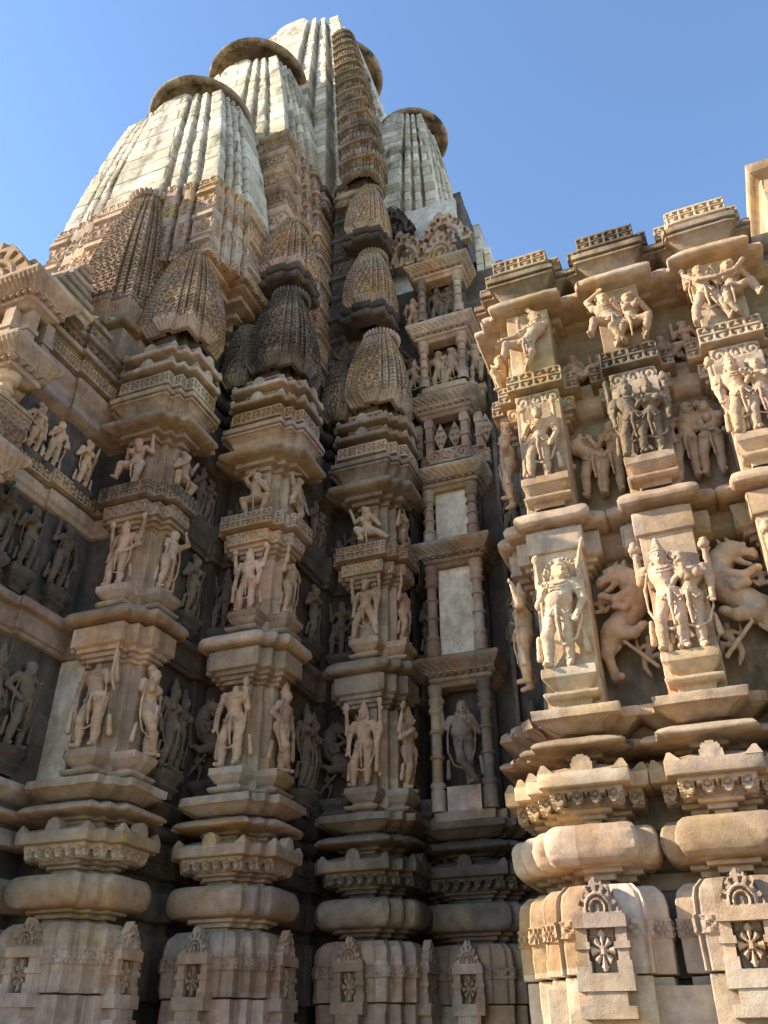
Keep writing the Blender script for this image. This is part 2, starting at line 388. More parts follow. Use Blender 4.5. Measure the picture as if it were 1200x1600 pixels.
def nets(F, lo, h):
    n = np.array(F.shape)-1; S = F < 0
    def cr(A, i, j, k): return A[i:i+n[0], j:j+n[1], k:k+n[2]]
    cnt = np.zeros(n, np.uint8)
    for i in (0, 1):
        for j in (0, 1):
            for k in (0, 1): cnt += cr(S, i, j, k)
    act = (cnt > 0) & (cnt < 8); ids = np.argwhere(act); m = len(ids)
    idx = np.full(n, -1, np.int32); idx[act] = np.arange(m)
    acc = np.zeros((m, 3)); num = np.zeros(m)
    I, J, K = ids.T
    cor = [(i, j, k) for i in (0, 1) for j in (0, 1) for k in (0, 1)]
    for a in cor:
        for ax in range(3):
            if a[ax]: continue
            b = list(a); b[ax] = 1
            fa = F[I+a[0], J+a[1], K+a[2]]; fb = F[I+b[0], J+b[1], K+b[2]]
            x = (fa < 0) != (fb < 0); t = np.where(x, fa/np.where(x, fa-fb, 1), 0)
            p = np.tile(np.array(a, float), (m, 1)); p[:, ax] += t
            acc += p*x[:, None]; num += x
    V = lo + h*(ids + acc/np.maximum(num, 1)[:, None])
    Q = []
    for ax in range(3):
        sl0 = [slice(None)]*3; sl1 = [slice(None)]*3; sl0[ax] = slice(0, -1); sl1[ax] = slice(1, None)
        x = S[tuple(sl0)] != S[tuple(sl1)]; e = np.argwhere(x)
        b, c = (ax+1) % 3, (ax+2) % 3
        ok = (e[:, b] > 0) & (e[:, c] > 0) & (e[:, b] < F.shape[b]-1) & (e[:, c] < F.shape[c]-1); e = e[ok]
        if not len(e): continue
        def g(db, dc):
            q = e.copy(); q[:, b] -= db; q[:, c] -= dc; return idx[q[:, 0], q[:, 1], q[:, 2]]
        q4 = np.stack([g(1, 1), g(0, 1), g(0, 0), g(1, 0)], 1)
        ins = S[e[:, 0], e[:, 1], e[:, 2]]; q4[~ins] = q4[~ins][:, ::-1]
        Q.append(q4)
    return V, np.concatenate(Q)
# --- a person: every joint in units of body height, x right, y into the wall (front is -y), z up
ARM = dict(raise_=[(.18, -.07, .71), (.185, -.10, .94)], tuck=[(.17, -.09, .63), (.16, -.13, .49)], down=[(.20, -.08, .63), (.20, -.12, .47)], hip=[(.25, -.08, .65), (.13, -.14, .56)], bent=[(.21, -.08, .62), (.13, -.18, .71)],
           up=[(.23, -.07, .70), (.235, -.11, .93)], upout=[(.24, -.07, .76), (.30, -.11, .95)], head=[(.22, -.09, .95), (.07, -.13, 1.03)], chest=[(.19, -.10, .62), (.05, -.17, .73)],
           over=[(.17, -.12, .90), (.0, -.12, 1.06)], side=[(.24, -.08, .72), (.40, -.10, .70)], knee=[(.23, -.13, .60), (.24, -.18, .44)], low=[(.19, -.10, .62), (.13, -.16, .46)])
def person(S, ox=0, oz=0, s=1.0, mx=1, pose='stand', hip=.035, lean=0, arms=('down', 'bent'), female=False, crown='cone', head=True, belly=0, garland=True,
           turn=0, skirt=True, oy=0, attr=(), fem_hair='bun', snout=False, fine=True):
    def T(p): return (ox + mx*p[0]*s, oy + p[1]*s, oz + p[2]*s)
    def cap(a, b, ra, rb=None, k=.010): S.cap(T(a), T(b), ra*s, (ra if rb is None else rb)*s, k*s)
    def ell(c, r, a=0, k=.010): S.ell(T(c), np.array(r)*s, a*mx, k*s)
    def ring(c, Rr, r, sq=1.3): S.ring(T(c), Rr*s, max(r*s, .006), sq, .004)
    h = hip
    J = dict(pel=(h, -.09, .53), wst=(h*.4+lean*.5, -.09, .62), chs=(-h*.4+lean, -.09, .725), nk=(lean, -.095, .82), hd=(lean+turn*.02+h*.2, -.115, .915),
             k1=(h+.055, -.105, .28), f1=(h+.045, -.09, .045), k2=(h-.115, -.145, .29), f2=(h-.13, -.10, .045))
    if pose == 'cross': J.update(k2=(h-.02, -.17, .29), f2=(h+.14, -.13, .045))
    if pose == 'wide': J.update(k1=(h+.15, -.12, .28), f1=(h+.20, -.10, .045), k2=(h-.16, -.13, .28), f2=(h-.20, -.1, .045))
    if pose == 'dance':
        dz = -.17
        for q in ('pel', 'wst', 'chs', 'nk', 'hd'): J[q] = (J[q][0], J[q][1], J[q][2]+dz)
        J.update(k1=(h+.22, -.16, .31), f1=(h+.10, -.10, .05), k2=(h-.23, -.15, .33), f2=(h-.15, -.10, .06))
    if pose == 'kick':
        dz = -.06
        for q in ('pel', 'wst', 'chs', 'nk', 'hd'): J[q] = (J[q][0], J[q][1], J[q][2]+dz)
        J.update(k1=(h+.08, -.14, .25), f1=(h-.02, -.09, .045), k2=(h-.24, -.17, .47), f2=(h-.30, -.14, .27))
    if pose == 'sit':
        dz = -.36
        for q in ('pel', 'wst', 'chs', 'nk', 'hd'): J[q] = (J[q][0], J[q][1], J[q][2]+dz)
        J.update(k1=(h+.22, -.20, .22), f1=(h+.08, -.20, .05), k2=(h-.24, -.18, .12), f2=(h-.02, -.22, .06))
    if pose == 'fly':
        dz = -.2
        for q in ('pel', 'wst', 'chs', 'nk', 'hd'): J[q] = (J[q][0], J[q][1], J[q][2]+dz)
        J.update(k1=(h+.21, -.15, .22), f1=(h+.36, -.12, .10), k2=(h-.20, -.16, .37), f2=(h-.11, -.12, .17))
    if pose == 'bend':
        J.update(chs=(-.16, -.13, .68), wst=(-.05, -.1, .62), nk=(-.25, -.15, .66), hd=(-.31, -.17, .60))
    dz = J['chs'][2]-.725; dx = J['chs'][0]
    th = .082 if female else .074
    for a, (kn, ft) in ((1, ('k1', 'f1')), (-1, ('k2', 'f2'))):
        hp = (J['pel'][0]+a*.055, J['pel'][1], J['pel'][2]-.02)
        cap(hp, J[kn], th, .052, .03); cap(J[kn], J[ft], .053, .033, .02)
        q = J[kn]; cap(((q[0]*.6+J[ft][0]*.4), q[1]*.6+J[ft][1]*.4+.012, q[2]*.6+J[ft][2]*.4), ((q[0]*.45+J[ft][0]*.55), q[1]*.45+J[ft][1]*.55+.012, q[2]*.45+J[ft][2]*.55), .049, .044, .03)
        cap((J[ft][0], J[ft][1]+.01, J[ft][2]-.012), (J[ft][0]+a*.025, J[ft][1]-.085, J[ft][2]-.022), .032, .022)
        if fine: ring((J[ft][0], J[ft][1], J[ft][2]+.035), .037, .009, 1)
    ell(J['pel'], (.125 if female else .112, .09, .085), 0, .03)
    cap(J['pel'], J['wst'], .085, .066 if female else .076, .03); cap(J['wst'], J['chs'], .07 if female else .08, .088, .03)
    ell((J['chs'][0], J['chs'][1], J['chs'][2]+.01), (.118, .085, .10), 0, .03)
    if belly: ell((J['wst'][0], J['wst'][1]-.035, J['wst'][2]), (.105+belly, .09+belly, .10), 0, .03)
    ell((J['wst'][0]*.7+J['pel'][0]*.3, J['pel'][1]-.085-belly, J['wst'][2]-.03), (.006, .01, .008))
    shs = []
    for a in (-1, 1):
        sh = (J['chs'][0]+a*.125, J['chs'][1], J['chs'][2]+.07); shs.append(sh)
        cap((J['nk'][0], J['nk'][1], J['nk'][2]-.02), sh, .042, .047, .03)
        if female: ell((J['chs'][0]+a*.058, J['chs'][1]-.08, J['chs'][2]+.0), (.052, .05, .052), 0, .012)
    cap(J['nk'], (J['hd'][0], J['hd'][1]+.015, J['hd'][2]-.05), .042, .04, .02)
    # arms: names (left, right, extra left, extra right) or explicit points
    for i, am in enumerate(arms):
        if am is None: continue
        a = -1 if i % 2 == 0 else 1; sh = shs[0 if a < 0 else 1]
        if am == 'stump':
            cap(sh, (sh[0]+a*.05, sh[1]-.02, sh[2]-.10), .044, .036); continue
        pts = ARM[am] if isinstance(am, str) else am
        if isinstance(am, str): el, hn = [(dx*.6+a*p[0], p[1], p[2]+dz) for p in pts]
        else: el, hn = pts
        cap(sh, el, .044, .036, .02); cap(el, hn, .036, .026, .016)
        if fine: ring((sh[0]*.5+el[0]*.5, sh[1]*.5+el[1]*.5, sh[2]*.5+el[2]*.5), .046, .010, 1)
        v = np.array(hn)-np.array(el); v = v/np.linalg.norm(v)
        pm = np.array(hn)+v*.025; S.ell(T(pm), np.array((.027, .02, .032))*s, 0, .012*s)
        sd = np.cross(v, (0, 1, 0)); sd = sd/max(1e-6, np.linalg.norm(sd))
        if fine:
            for q, ln in ((-.020, .036), (-.007, .044), (.007, .042), (.020, .032)):
                b0 = pm+sd*q+v*.018; b1 = b0+v*ln*.6+np.array((0, -.012, 0)); b2 = b1+v*ln*.4+np.array((0, .012, 0))
                S.cap(T(b0), T(b1), .0095*s, .009*s, .003); S.cap(T(b1), T(b2), .009*s, .0075*s, .003)
            t0 = pm-sd*a*.022; S.cap(T(t0), T(t0-sd*a*.022+v*.02+np.array((0, -.012, 0))), .011*s, .009*s, .004)
        at = attr[i] if i < len(attr) else None
        if at == 'mace':
            cap((hn[0], hn[1]-.02, hn[2]-.10), (hn[0], hn[1]-.02, hn[2]+.10), .016); ell((hn[0], hn[1]-.02, hn[2]+.13), (.04, .035, .055))
        if at == 'lotus':
            ell((hn[0], hn[1]-.02, hn[2]+.09), (.055, .035, .045)); ell((hn[0], hn[1]-.03, hn[2]+.13), (.035, .025, .035)); cap((hn[0], hn[1], hn[2]), (hn[0], hn[1]-.01, hn[2]+.07), .014)
        if at == 'bow': S.chain([T((hn[0]+a*.05, hn[1]-.02, hn[2]+.36)), T((hn[0]+a*.01, hn[1]-.03, hn[2]+.2)), T((hn[0], hn[1]-.03, hn[2])), T((hn[0]-a*.0, hn[1]-.03, hn[2]-.2)), T((hn[0]+a*.05, hn[1]-.02, hn[2]-.36))], .017*s)
        if at == 'club':
            cap((hn[0], hn[1]-.01, hn[2]+.04), (hn[0], hn[1]-.01, hn[2]-.28), .02, .034)
        if at == 'pot': ell((hn[0], hn[1]-.03, hn[2]-.03), (.035, .03, .045))
        if at == 'sword': cap((hn[0], hn[1]-.02, hn[2]), (hn[0]+a*.07, hn[1]-.03, hn[2]+.27), .022, .014)
    if head:
        c = J['hd']; t = turn*.02
        if snout:
            ell((c[0], c[1]-.005, c[2]+.02), (.062, .07, .07)); cap((c[0], c[1]-.03, c[2]+.01), (c[0]+t, c[1]-.075, c[2]-.075), .05, .034, .02)
            for a in (-1, 1): cap((c[0]+a*.04, c[1], c[2]+.07), (c[0]+a*.055, c[1]-.01, c[2]+.135), .022, .01)
        else:
            ell(c, (.062, .07, .082)); ell((c[0]+t*.5, c[1]-.022, c[2]-.045), (.043, .045, .042), 0, .02)
            cap((c[0]+t, c[1]-.070, c[2]+.012), (c[0]+t, c[1]-.084, c[2]-.018), .008, .014, .006)
            for a in (-1, 1):
                S.cut(T((c[0]+t+a*.024, c[1]-.07, c[2]+.006)), np.array((.017, .013, .010))*s)
                ell((c[0]+t+a*.024, c[1]-.058, c[2]+.004), (.014, .012, .0085), 0, .003)
                cap((c[0]+t+a*.010, c[1]-.068, c[2]+.020), (c[0]+t+a*.042, c[1]-.052, c[2]+.024), .006, .005, .004)
                ell((c[0]+a*.063, c[1]+.0, c[2]-.01), (.012, .02, .035)); ell((c[0]+a*.07, c[1]-.005, c[2]-.058), (.024, .016, .024), 0, .004)
            ell((c[0]+t, c[1]-.068, c[2]-.045), (.020, .012, .007), 0, .003); ell((c[0]+t, c[1]-.064, c[2]-.058), (.016, .012, .007), 0, .003)
        if crown == 'cone':
            for q, rr in ((.045, .068), (.075, .06), (.105, .052), (.135, .043), (.165, .033), (.19, .022)): ell((c[0], c[1]+.015, c[2]+q), (rr, rr, .022), 0, .006)
            ring((c[0], c[1]+.005, c[2]+.045), .064, .012, 1)
        elif crown == 'bun':
            ell((c[0], c[1]+.02, c[2]+.035), (.07, .07, .06)); ell((c[0]-.05, c[1]+.02, c[2]+.07), (.055, .05, .05)); ring((c[0], c[1]+.005, c[2]+.04), .063, .010, 1)
        elif crown == 'round':
            ell((c[0], c[1]+.015, c[2]+.03), (.072, .075, .065)); ring((c[0], c[1]+.005, c[2]+.035), .066, .012, 1)
        elif crown == 'fan':
            for q in range(-3, 4): cap((c[0], c[1], c[2]+.04), (c[0]+q*.03, c[1]+.01, c[2]+.14-abs(q)*.012), .028, .018, .004)
        elif crown == 'halo':
            S.ell(T((c[0], c[1]+.075, c[2]+.02)), np.array((.165, .03, .165))*s, 0, .006); ring((c[0], c[1]+.005, c[2]+.045), .064, .012, 1)
            ell((c[0], c[1]+.015, c[2]+.04), (.066, .07, .055)); ell((c[0], c[1]+.02, c[2]+.10), (.04, .04, .045))
            for q in np.linspace(-1.9, 1.9, 15): S.ell(T((c[0]+.145*sin(q), c[1]+.055, c[2]+.02+.145*cos(q))), np.array((.016, .012, .016))*s, 0, .003)
    if fine:
        n0 = J['nk']
        for rr, dzz in ((.075, -.055), (.10, -.085)):
            S.chain([T((n0[0]+rr*sin(q), n0[1]-.03-.06*cos(q), n0[2]+dzz+.055*(1-cos(q)))) for q in np.linspace(-1.35, 1.35, 9)], .009*s, k=.003)
        p = J['pel']
        for q in (.035, .01): ring((p[0], p[1], p[2]+q), .112, .011, 1.25)
        if skirt:
            S.chain([T((p[0], p[1]-.10, p[2])), T((p[0]-.01, p[1]-.105, p[2]-.12)), T((p[0]+.0, p[1]-.08, p[2]-.30))], .02*s, .012*s)
            for a in (-1, 1): S.chain([T((p[0]+a*.02, p[1]-.10, p[2]+.01)), T((p[0]+a*.07, p[1]-.11, p[2]-.07)), T((p[0]+a*.11, p[1]-.07, p[2]-.02))], .008*s, k=.003)
        if garland and pose in ('stand', 'cross', 'wide'):
            S.chain([T((x, -.12-.03*(1-abs(x)*5), z)) for x, z in ((-.13, .76), (-.17, .6), (-.17, .4), (-.10, .24), (0, .19), (.10, .24), (.16, .4), (.17, .6), (.13, .76))], .013*s, k=.004)
            cap((p[0]-.2, -.09, .30), (p[0]-.21, -.07, .12), .022, .03); cap((p[0]+.19, -.09, .32), (p[0]+.21, -.07, .14), .02, .03)
    return S
def lion(S, s=1.0, mx=1, warrior=True, rider=True, xs=.9):
    def T(p): return (mx*p[0]*s*xs, p[1]*s, p[2]*s)
    def cap(a, b, ra, rb=None, k=.02): S.cap(T(a), T(b), ra*s, (ra if rb is None else rb)*s, k*s)
    def ell(c, r, a=0, k=.02): S.ell(T(c), np.array(r)*s, a*mx, k*s)
    # haunch low, back arching up and over to a head that bites down
    pts = [(.12, -.12, .44), (.02, -.12, .53), (-.10, -.12, .63), (-.15, -.12, .76), (-.11, -.13, .88), (-.02, -.14, .95)]
    rs = [.125, .105, .10, .11, .105, .095]
    for i in range(len(pts)-1): cap(pts[i], pts[i+1], rs[i], rs[i+1], .03)
    ell((.02, -.17, .94), (.10, .08, .085)); cap((.06, -.19, .93), (.19, -.2, .86), .065, .045, .02); cap((.05, -.18, .86), (.15, -.2, .79), .035, .024, .01)
    S.cut(T((.15, -.2, .83)), np.array((.06, .07, .022))*s, -.5*mx)
    ell((.19, -.22, .895), (.03, .03, .022)); ell((.075, -.245, .965), (.024, .018, .02)); cap((.03, -.2, 1.0), (.14, -.22, .965), .022, .014)
    for q in (-.05, .03): cap((q, -.16, 1.0), (q-.035, -.15, 1.085), .032, .010, .01)
    for q in np.linspace(0, 1, 7): ell((-.05-.18*sin(q*2.0), -.10, 1.02-.40*q), (.035, .05, .04), 0, .008)
    cap((-.08, -.2, .74), (.06, -.24, .68), .055, .04); cap((.06, -.24, .68), (.18, -.24, .73), .038, .03); ell((.2, -.25, .73), (.035, .03, .03))
    cap((-.12, -.17, .72), (-.02, -.24, .60), .05, .038); cap((-.02, -.24, .60), (.09, -.24, .62), .034, .028)
    cap((.14, -.16, .42), (-.06, -.22, .37), .09, .05); cap((-.06, -.22, .37), (-.15, -.2, .42), .045, .036); ell((-.17, -.22, .43), (.045, .035, .032))
    cap((.18, -.12, .42), (.24, -.14, .24), .09, .055); cap((.24, -.14, .24), (.20, -.12, .05), .05, .036); cap((.20, -.12, .04), (.13, -.17, .03), .04, .03)
    S.chain([T(p) for p in ((.22, -.10, .44), (.29, -.10, .38), (.27, -.12, .28), (.17, -.13, .25), (.10, -.13, .30))], .024*s, .014*s)
    for q in range(5): S.ring(T((.10, -.245+.0*q, .44)), (.02+.014*q)*s, .004*s, 30)
    if rider: person(S, ox=mx*.19*s, oz=.60*s, s=.30*s, mx=-mx, pose='sit', arms=('up', 'side'), crown='round', garland=False, oy=-.10*s, fine=False)
    if warrior:
        person(S, ox=-mx*.13*s, oz=.0, s=.40*s, mx=mx, pose='kick', arms=('hip', 'up'), crown='round', garland=False, oy=-.06*s, fine=False, lean=-.05)
        cap((-.24, -.2, .06), (.04, -.22, .30), .02, .016)
    return S
STAT = 0
def statue(name, cat, label, fr, S, hres, mat, group='carved statues of the temple walls', ymax=.02):
    V, Q = S.mesh(hres, ymax, wear=.0035, seed=len(bpy.data.objects) % 50)
    o = mk(name, fr.w(V), Q, mat, None, origin=fr.o, sharp=None)
    return tag(o, label, cat, group)
# ------------------------------------------------------------------ ground and sky
def ground():
    g = 400; n = 60
    xs = np.sign(np.linspace(-1, 1, n))*np.abs(np.linspace(-1, 1, n))**2.5*g
    X, Y = np.meshgrid(xs, xs); idx = np.arange(n*n).reshape(n, n)
    Q = np.stack([idx[:-1, :-1], idx[:-1, 1:], idx[1:, 1:], idx[1:, :-1]], -1).reshape(-1, 4)
    o = mk('ground', np.stack([X, Y, 0*X+GZ], -1).reshape(-1, 3), Q, M['ground']); o['kind'] = 'structure'
ground()
# ------------------------------------------------------------------ temple piers
def circ(o0, z0, z1, ro, n=9, a0=-1.5, a1=1.5):
    c, h = (z0+z1)/2, (z1-z0)/2
    return [(o0+ro*max(0, cos(a))**.62, c+h*sin(a)) for a in np.linspace(a0, a1, n)]
FINE = .014
def ornate_niche(root, fr, mat, w=.30, z=.40, h=.66, wide=False):
    """little shrine on the vase moulding: sill, two posts, lozenge flower, lintel, pierced crown"""
    q = w/2
    parts = [boxq(fr, -q*1.15, q*1.15, -.11, .06, z-.05, z+.05), boxq(fr, -q*.8, q*.8, -.10, .06, z-.13, z-.05), boxq(fr, -q*1.1, q*1.1, -.115, .05, z-.20, z-.13)]
    for a in (-1, 1):
        for z0, z1, e in ((.05, .12, .012), (.12, .19, 0), (.19, .23, .014), (.23, .31, 0)):
            parts.append(boxq(fr, a*q*.82-.035-e, a*q*.82+.035+e, -.075-e, .05, z+z0, z+z1))
    parts.append(boxq(fr, -q*1.1, q*1.1, -.10, .05, z+.31, z+.385))
    V, Q = join(parts); V = V + .004*np.stack([vnoise(V, 15, 1), vnoise(V, 15, 2), vnoise(V, 15, 3)], -1)
    o = mk('niche_shrine', V, Q, mat, root, smooth=False)
    relief('lozenge_flower', fr, w*.62, .25, h_diamond, m_diamond, mat, o, res=.008, thick=.035, z0=z+.055)
    relief('pierced_crown', fr, w*1.0, .23, h_gable(.8), m_ogee, mat, o, res=.008, thick=.08, z0=z+.385)
def horns(fr, plan, o, z, mat, parent, h=.095, b=.11):
    """upright corner horns on a roof moulding, with a low bump in the middle of every long face"""
    Pp = np.asarray(plan, float); _, Mi = mitre(Pp); parts = []
    D = Pp[1:]-Pp[:-1]
    for i in range(1, len(Pp)-1):
        if D[i-1][0]*D[i][1]-D[i-1][1]*D[i][0] < 0: continue       # concave
        if min(np.hypot(*D[i-1]), np.hypot(*D[i])) < .115 and max(np.hypot(*D[i-1]), np.hypot(*D[i])) < .2: continue
        p = Pp[i]+Mi[i]*(o-b*.5); x, y = p
        q = b*.5; m = Mi[i]*.02
        V = [(x-q, y-q, z), (x+q, y-q, z), (x+q, y+q, z), (x-q, y+q, z)] + [(x+m[0]-.012, y+m[1]-.012, z+h), (x+m[0]+.012, y+m[1]-.012, z+h), (x+m[0]+.012, y+m[1]+.012, z+h), (x+m[0]-.012, y+m[1]+.012, z+h)]
        parts.append((fr.w(np.array(V)), np.array([(0, 1, 5, 4), (1, 2, 6, 5), (2, 3, 7, 6), (3, 0, 4, 7), (4, 5, 6, 7), (3, 2, 1, 0)])))
    Nn, _ = mitre(Pp)
    for i in range(len(D)):
        L = np.hypot(*D[i])
        if L < .3: continue
        c = (Pp[i]+Pp[i+1])/2 + Nn[i]*(o-.10); a = math.degrees(math.atan2(D[i][1], D[i][0]))
        V, Q = relief_vq(fr.sub(c[0], c[1], z-.02, a), .26, .14, lambda u, v: 0*u, lambda u, v: np.abs(u) < np.where(v < .2, 1, .62*np.sqrt(np.clip(1-((v-.2)/.8)**2, 0, 1))), .013, .095)
        used = np.unique(Q); mp = np.zeros(len(V), int); mp[used] = np.arange(len(used)); parts.append((V[used], mp[Q]))
    for V, Q in parts:
        mk('ridge_horn', V + .005*np.stack([vnoise(V, 16, 1), vnoise(V, 16, 2), vnoise(V, 16, 3)], -1), Q, mat, parent, smooth=False)
def base_parts(root, fr, plan, faces, mats, seed=0, niche_w=.30):
    sw = lambda n, pr, m, **k: sweep(n, plan, pr, mats[m], root, fr=fr, **k)
    sw('plinth', [(.10, GZ), (.10, -1.2), (.02, -1.1), (.02, -.7), (.08, -.62), (.08, -.48), (.0, -.4), (.0, .02), (.065, .10), (.065, .438), (-.02, .44), (-.02, .452)], 0, chip=.02)
    sw('vase_moulding', [(-.02, .45), (.085, .452), (.09, .655), (.105, .66), (.105, .765), (.09, .77), (.085, .87), (.07, .93), (.02, .985), (-.05, 1.0), (-.3, 1.005)], 0, f=padd(p_flower(.665, .76), lambda e, s, L, z: np.where(L > .3, -.022*(np.abs((s-L/2)/.125-np.round((s-L/2)/.125)) > .42), 0)), ru=FINE, rv=FINE, rough=.003)
    for ff in faces: ornate_niche(root, ff.sub(0, -.085), mats[0], niche_w)
    sw('neck', [(-.3, .98), (-.15, .985), (-.15, 1.035), (-.10, 1.035), (-.10, 1.072), (-.04, 1.076), (-.04, 1.11), (-.1, 1.12)], 1)
    sw('torus_moulding', [(-.1, 1.105)] + circ(-.01, 1.105, 1.385, .125) + [(-.12, 1.385)], 1, rv=.025, bev=.02, rough=.005)
    sw('neck', [(-.3, 1.36), (-.15, 1.38), (-.15, 1.44), (-.11, 1.445), (-.11, 1.475), (-.06, 1.48), (-.05, 1.525), (-.1, 1.53)], 1)
    sw('swag_fringe', [(-.02, 1.505), (.045, 1.505), (.05, 1.635), (.0, 1.635)], 2, f=p_fringe(1.51, 1.63, .10, .08), ru=.0095, rv=.0095, rough=.001, chip=0)
    k = sw('roof_moulding', [(-.2, 1.50), (-.035, 1.51), (-.03, 1.628), (.105, 1.632), (.115, 1.64), (.115, 1.735), (.09, 1.745), (.02, 1.775), (-.06, 1.81), (-.14, 1.84), (-.3, 1.842)], 2)
    horns(fr, plan, .115, 1.73, mats[2], k, .07, .12)
    sw('eave', [(-.3, 1.825), (-.13, 1.83), (-.13, 1.865), (-.08, 1.868), (-.07, 1.893), (.09, 1.905), (.135, 1.915), (.14, 1.935), (.11, 1.965), (.03, 2.0), (-.04, 2.02), (-.2, 2.02)], 3, chip=.11)
    sw('ledge', [(-.3, 2.0), (-.10, 2.01), (-.09, 2.04), (-.02, 2.045), (.10, 2.125), (.125, 2.13), (.125, 2.205), (.08, 2.22), (-.35, 2.23)], 3, chip=.11)
def pedestal(root, ff, z, w, d, mat):
    prof = [(-.08, 0), (-.07, .045), (-.02, .05), (.0, .075), (.0, .095), (-.07, .105), (-.075, .135), (-.05, .15), (-.005, .215), (.0, .22), (.0, .292), (-.1, .294)]
    sweep('pedestal', rect(w, d+.3, -d), [(o, z+h) for o, h in prof], mat, root, fr=ff, chip=.035)
def shaft_parts(root, fr, plan, faces, mats, splan, pw, pd):
    sw = lambda n, pl, pr, m, **k: sweep(n, pl, pr, mats[m], root, fr=fr, **k)
    for z0, z1 in ((GZ, 2.22), (3.5, 4.0), (5.1, 5.58), (6.3, 7.2)):
        sw('core', plan, [(-.19, z0), (-.19, z1)], 4, ru=.2, rv=.4, chip=0)
    for z0, z1 in ((2.2, 3.62), (3.98, 5.22), (5.56, 6.4)):
        sw('pilaster', splan, [(0, z0), (0, z1)], 4, ru=.08, rv=.08, rough=.003, chip=.012)
    for ff in faces:
        for z in (2.225, 4.005): pedestal(root, ff, z, pw, pd, mats[4])
    sw('capital', plan, [(-.35, 3.44), (-.10, 3.45), (-.10, 3.49), (-.06, 3.49), (-.06, 3.535), (-.02, 3.535), (-.02, 3.58), (.025, 3.59), (.03, 3.60), (.03, 3.80), (-.02, 3.81), (-.02, 3.845)], 3)
    sw('eave', plan, [(-.05, 3.835), (.085, 3.845), (.115, 3.87), (.12, 3.905), (.10, 3.95), (.05, 3.99), (-.02, 4.005), (-.35, 4.01)], 3, bev=.012, rough=.005)
    sw('bracket_course', plan, [(-.35, 5.03), (-.12, 5.04), (-.12, 5.085), (-.08, 5.085), (-.08, 5.13), (-.04, 5.13), (-.04, 5.185), (-.05, 5.2)], 3)
    sw('scroll_band', plan, [(-.06, 5.18), (.0, 5.18), (.0, 5.34), (-.05, 5.345), (-.05, 5.40)], 4, f=p_scroll(5.19, 5.33), ru=.0105, rv=.0105, rough=.002)
    sw('lozenge_band', plan, [(-.08, 5.375), (.055, 5.385), (.06, 5.39), (.06, 5.58), (.03, 5.59), (-.35, 5.59)], 6, f=p_lozenge(5.395, 5.575), ru=.0105, rv=.0105, rough=.002)
    sw('bracket_course', plan, [(-.35, 6.21), (-.15, 6.22), (-.15, 6.28), (-.09, 6.28), (-.09, 6.34), (-.01, 6.34), (-.01, 6.41), (-.02, 6.42)], 3)
    sw('eave', plan, [(-.03, 6.40), (.10, 6.41), (.15, 6.43), (.165, 6.455), (.155, 6.50), (.11, 6.54), (.04, 6.57), (-.05, 6.58)], 3, bev=.012, rough=.006, chip=.05)
    sw('cornice', plan, [(-.05, 6.56), (.0, 6.58), (.02, 6.64), (.06, 6.72), (.10, 6.765), (.125, 6.77), (.125, 6.80), (.10, 6.803), (.10, 6.82), (.14, 6.825), (.14, 6.89), (.02, 6.90), (-.06, 6.905)], 8 if len(mats) > 8 else 3, rv=.03)
    sw('swag_fringe', plan, [(-.06, 6.885), (.01, 6.885), (.015, 6.995), (-.05, 6.995)], 4, f=p_fringe(6.89, 6.985, .09, .07), ru=.0105, rv=.0105, rough=.001, chip=0)
    sw('lozenge_band', plan, [(-.06, 6.99), (.07, 6.995), (.075, 7.0), (.075, 7.18), (.04, 7.19), (-.3, 7.19)], 7, f=p_lozenge(7.01, 7.17), ru=.0105, rv=.0105, rough=.002)
# --- the three sunlit bays on the right
PR = [(-.33, .5), (-.33, .15), (-.21, .15), (-.21, 0), (.21, 0), (.21, .15), (.33, .15), (.33, .5)]
RY = 6.32
RX = (-.94, -.05, .84)
PN = ['sunlit corner pier with carved bands, left of the sunlit row, beside the dark gap', 'sunlit middle pier with a standing couple on its lower ledge and dark carved top band', 'sunlit pier cut by the right edge of the view, under the scarf couple']
MR = [M['gold'], M['gold'], M['gold'], M['sand'], M['gold'], M['sand'], M['gold'], M['gold'], M['lichen']]
for i, x in enumerate(RX):
    fr = Fr(x, RY, 0)
    t = thing('temple_pier', (x, RY+.2, GZ), PN[i], 'pier', 'sculpted temple piers')
    mm = list(MR)
    eb, es = ([(-.56, 1.0), (-.56, .42), (-.45, .42), (-.45, .29), (-.33, .29)], [(-.44, 1.0), (-.44, .32), (-.33, .32)]) if i == 0 else (PR[:1], PR[:1])
    if i == 1: mm[4] = M['sand']; mm[6] = mm[7] = M['lichen']
    base_parts(t, fr, eb+PR[1:], [fr.sub(0, 0)], mm, niche_w=.31)
    shaft_parts(t, fr, es+PR[1:], [fr], mm, [(-.21, .5), (-.21, 0), (.21, 0), (.21, .5)], .42, .14)
# extra left-facing face of the corner pier
# --- the three shaded corner piers
PA = [(-.66, 1.2), (-.66, .10), (-.58, .10), (-.58, 0), (0, 0), (0, .11), (.11, .11), (.11, .22), (.22, .22), (.22, .58), (.12, .58), (.12, .66), (-.2, .66)]
PC = [(-5.46, 6.47), (-4.47, 7.53), (-3.48, 8.74)]
PNS = ['shaded corner pier beside the smooth white plaster panel, leftmost of the three', 'shaded corner pier crowned by a blackened spirelet, second of the three', 'shaded corner pier left of the colonnette niches, crowned by three stacked spirelets']
MA = [M['pink'], M['sand'], M['gold'], M['sand'], M['pale'], M['deep'], M['lichen'], M['sand']]
MB = [M['pink'], M['pink'], M['gold'], M['sand'], M['sand'], M['deep'], M['pale'], M['pale']]
MC = [M['sand'], M['lichen'], M['lichen'], M['lichen'], M['sand'], M['deep'], M['pale'], M['pale']]
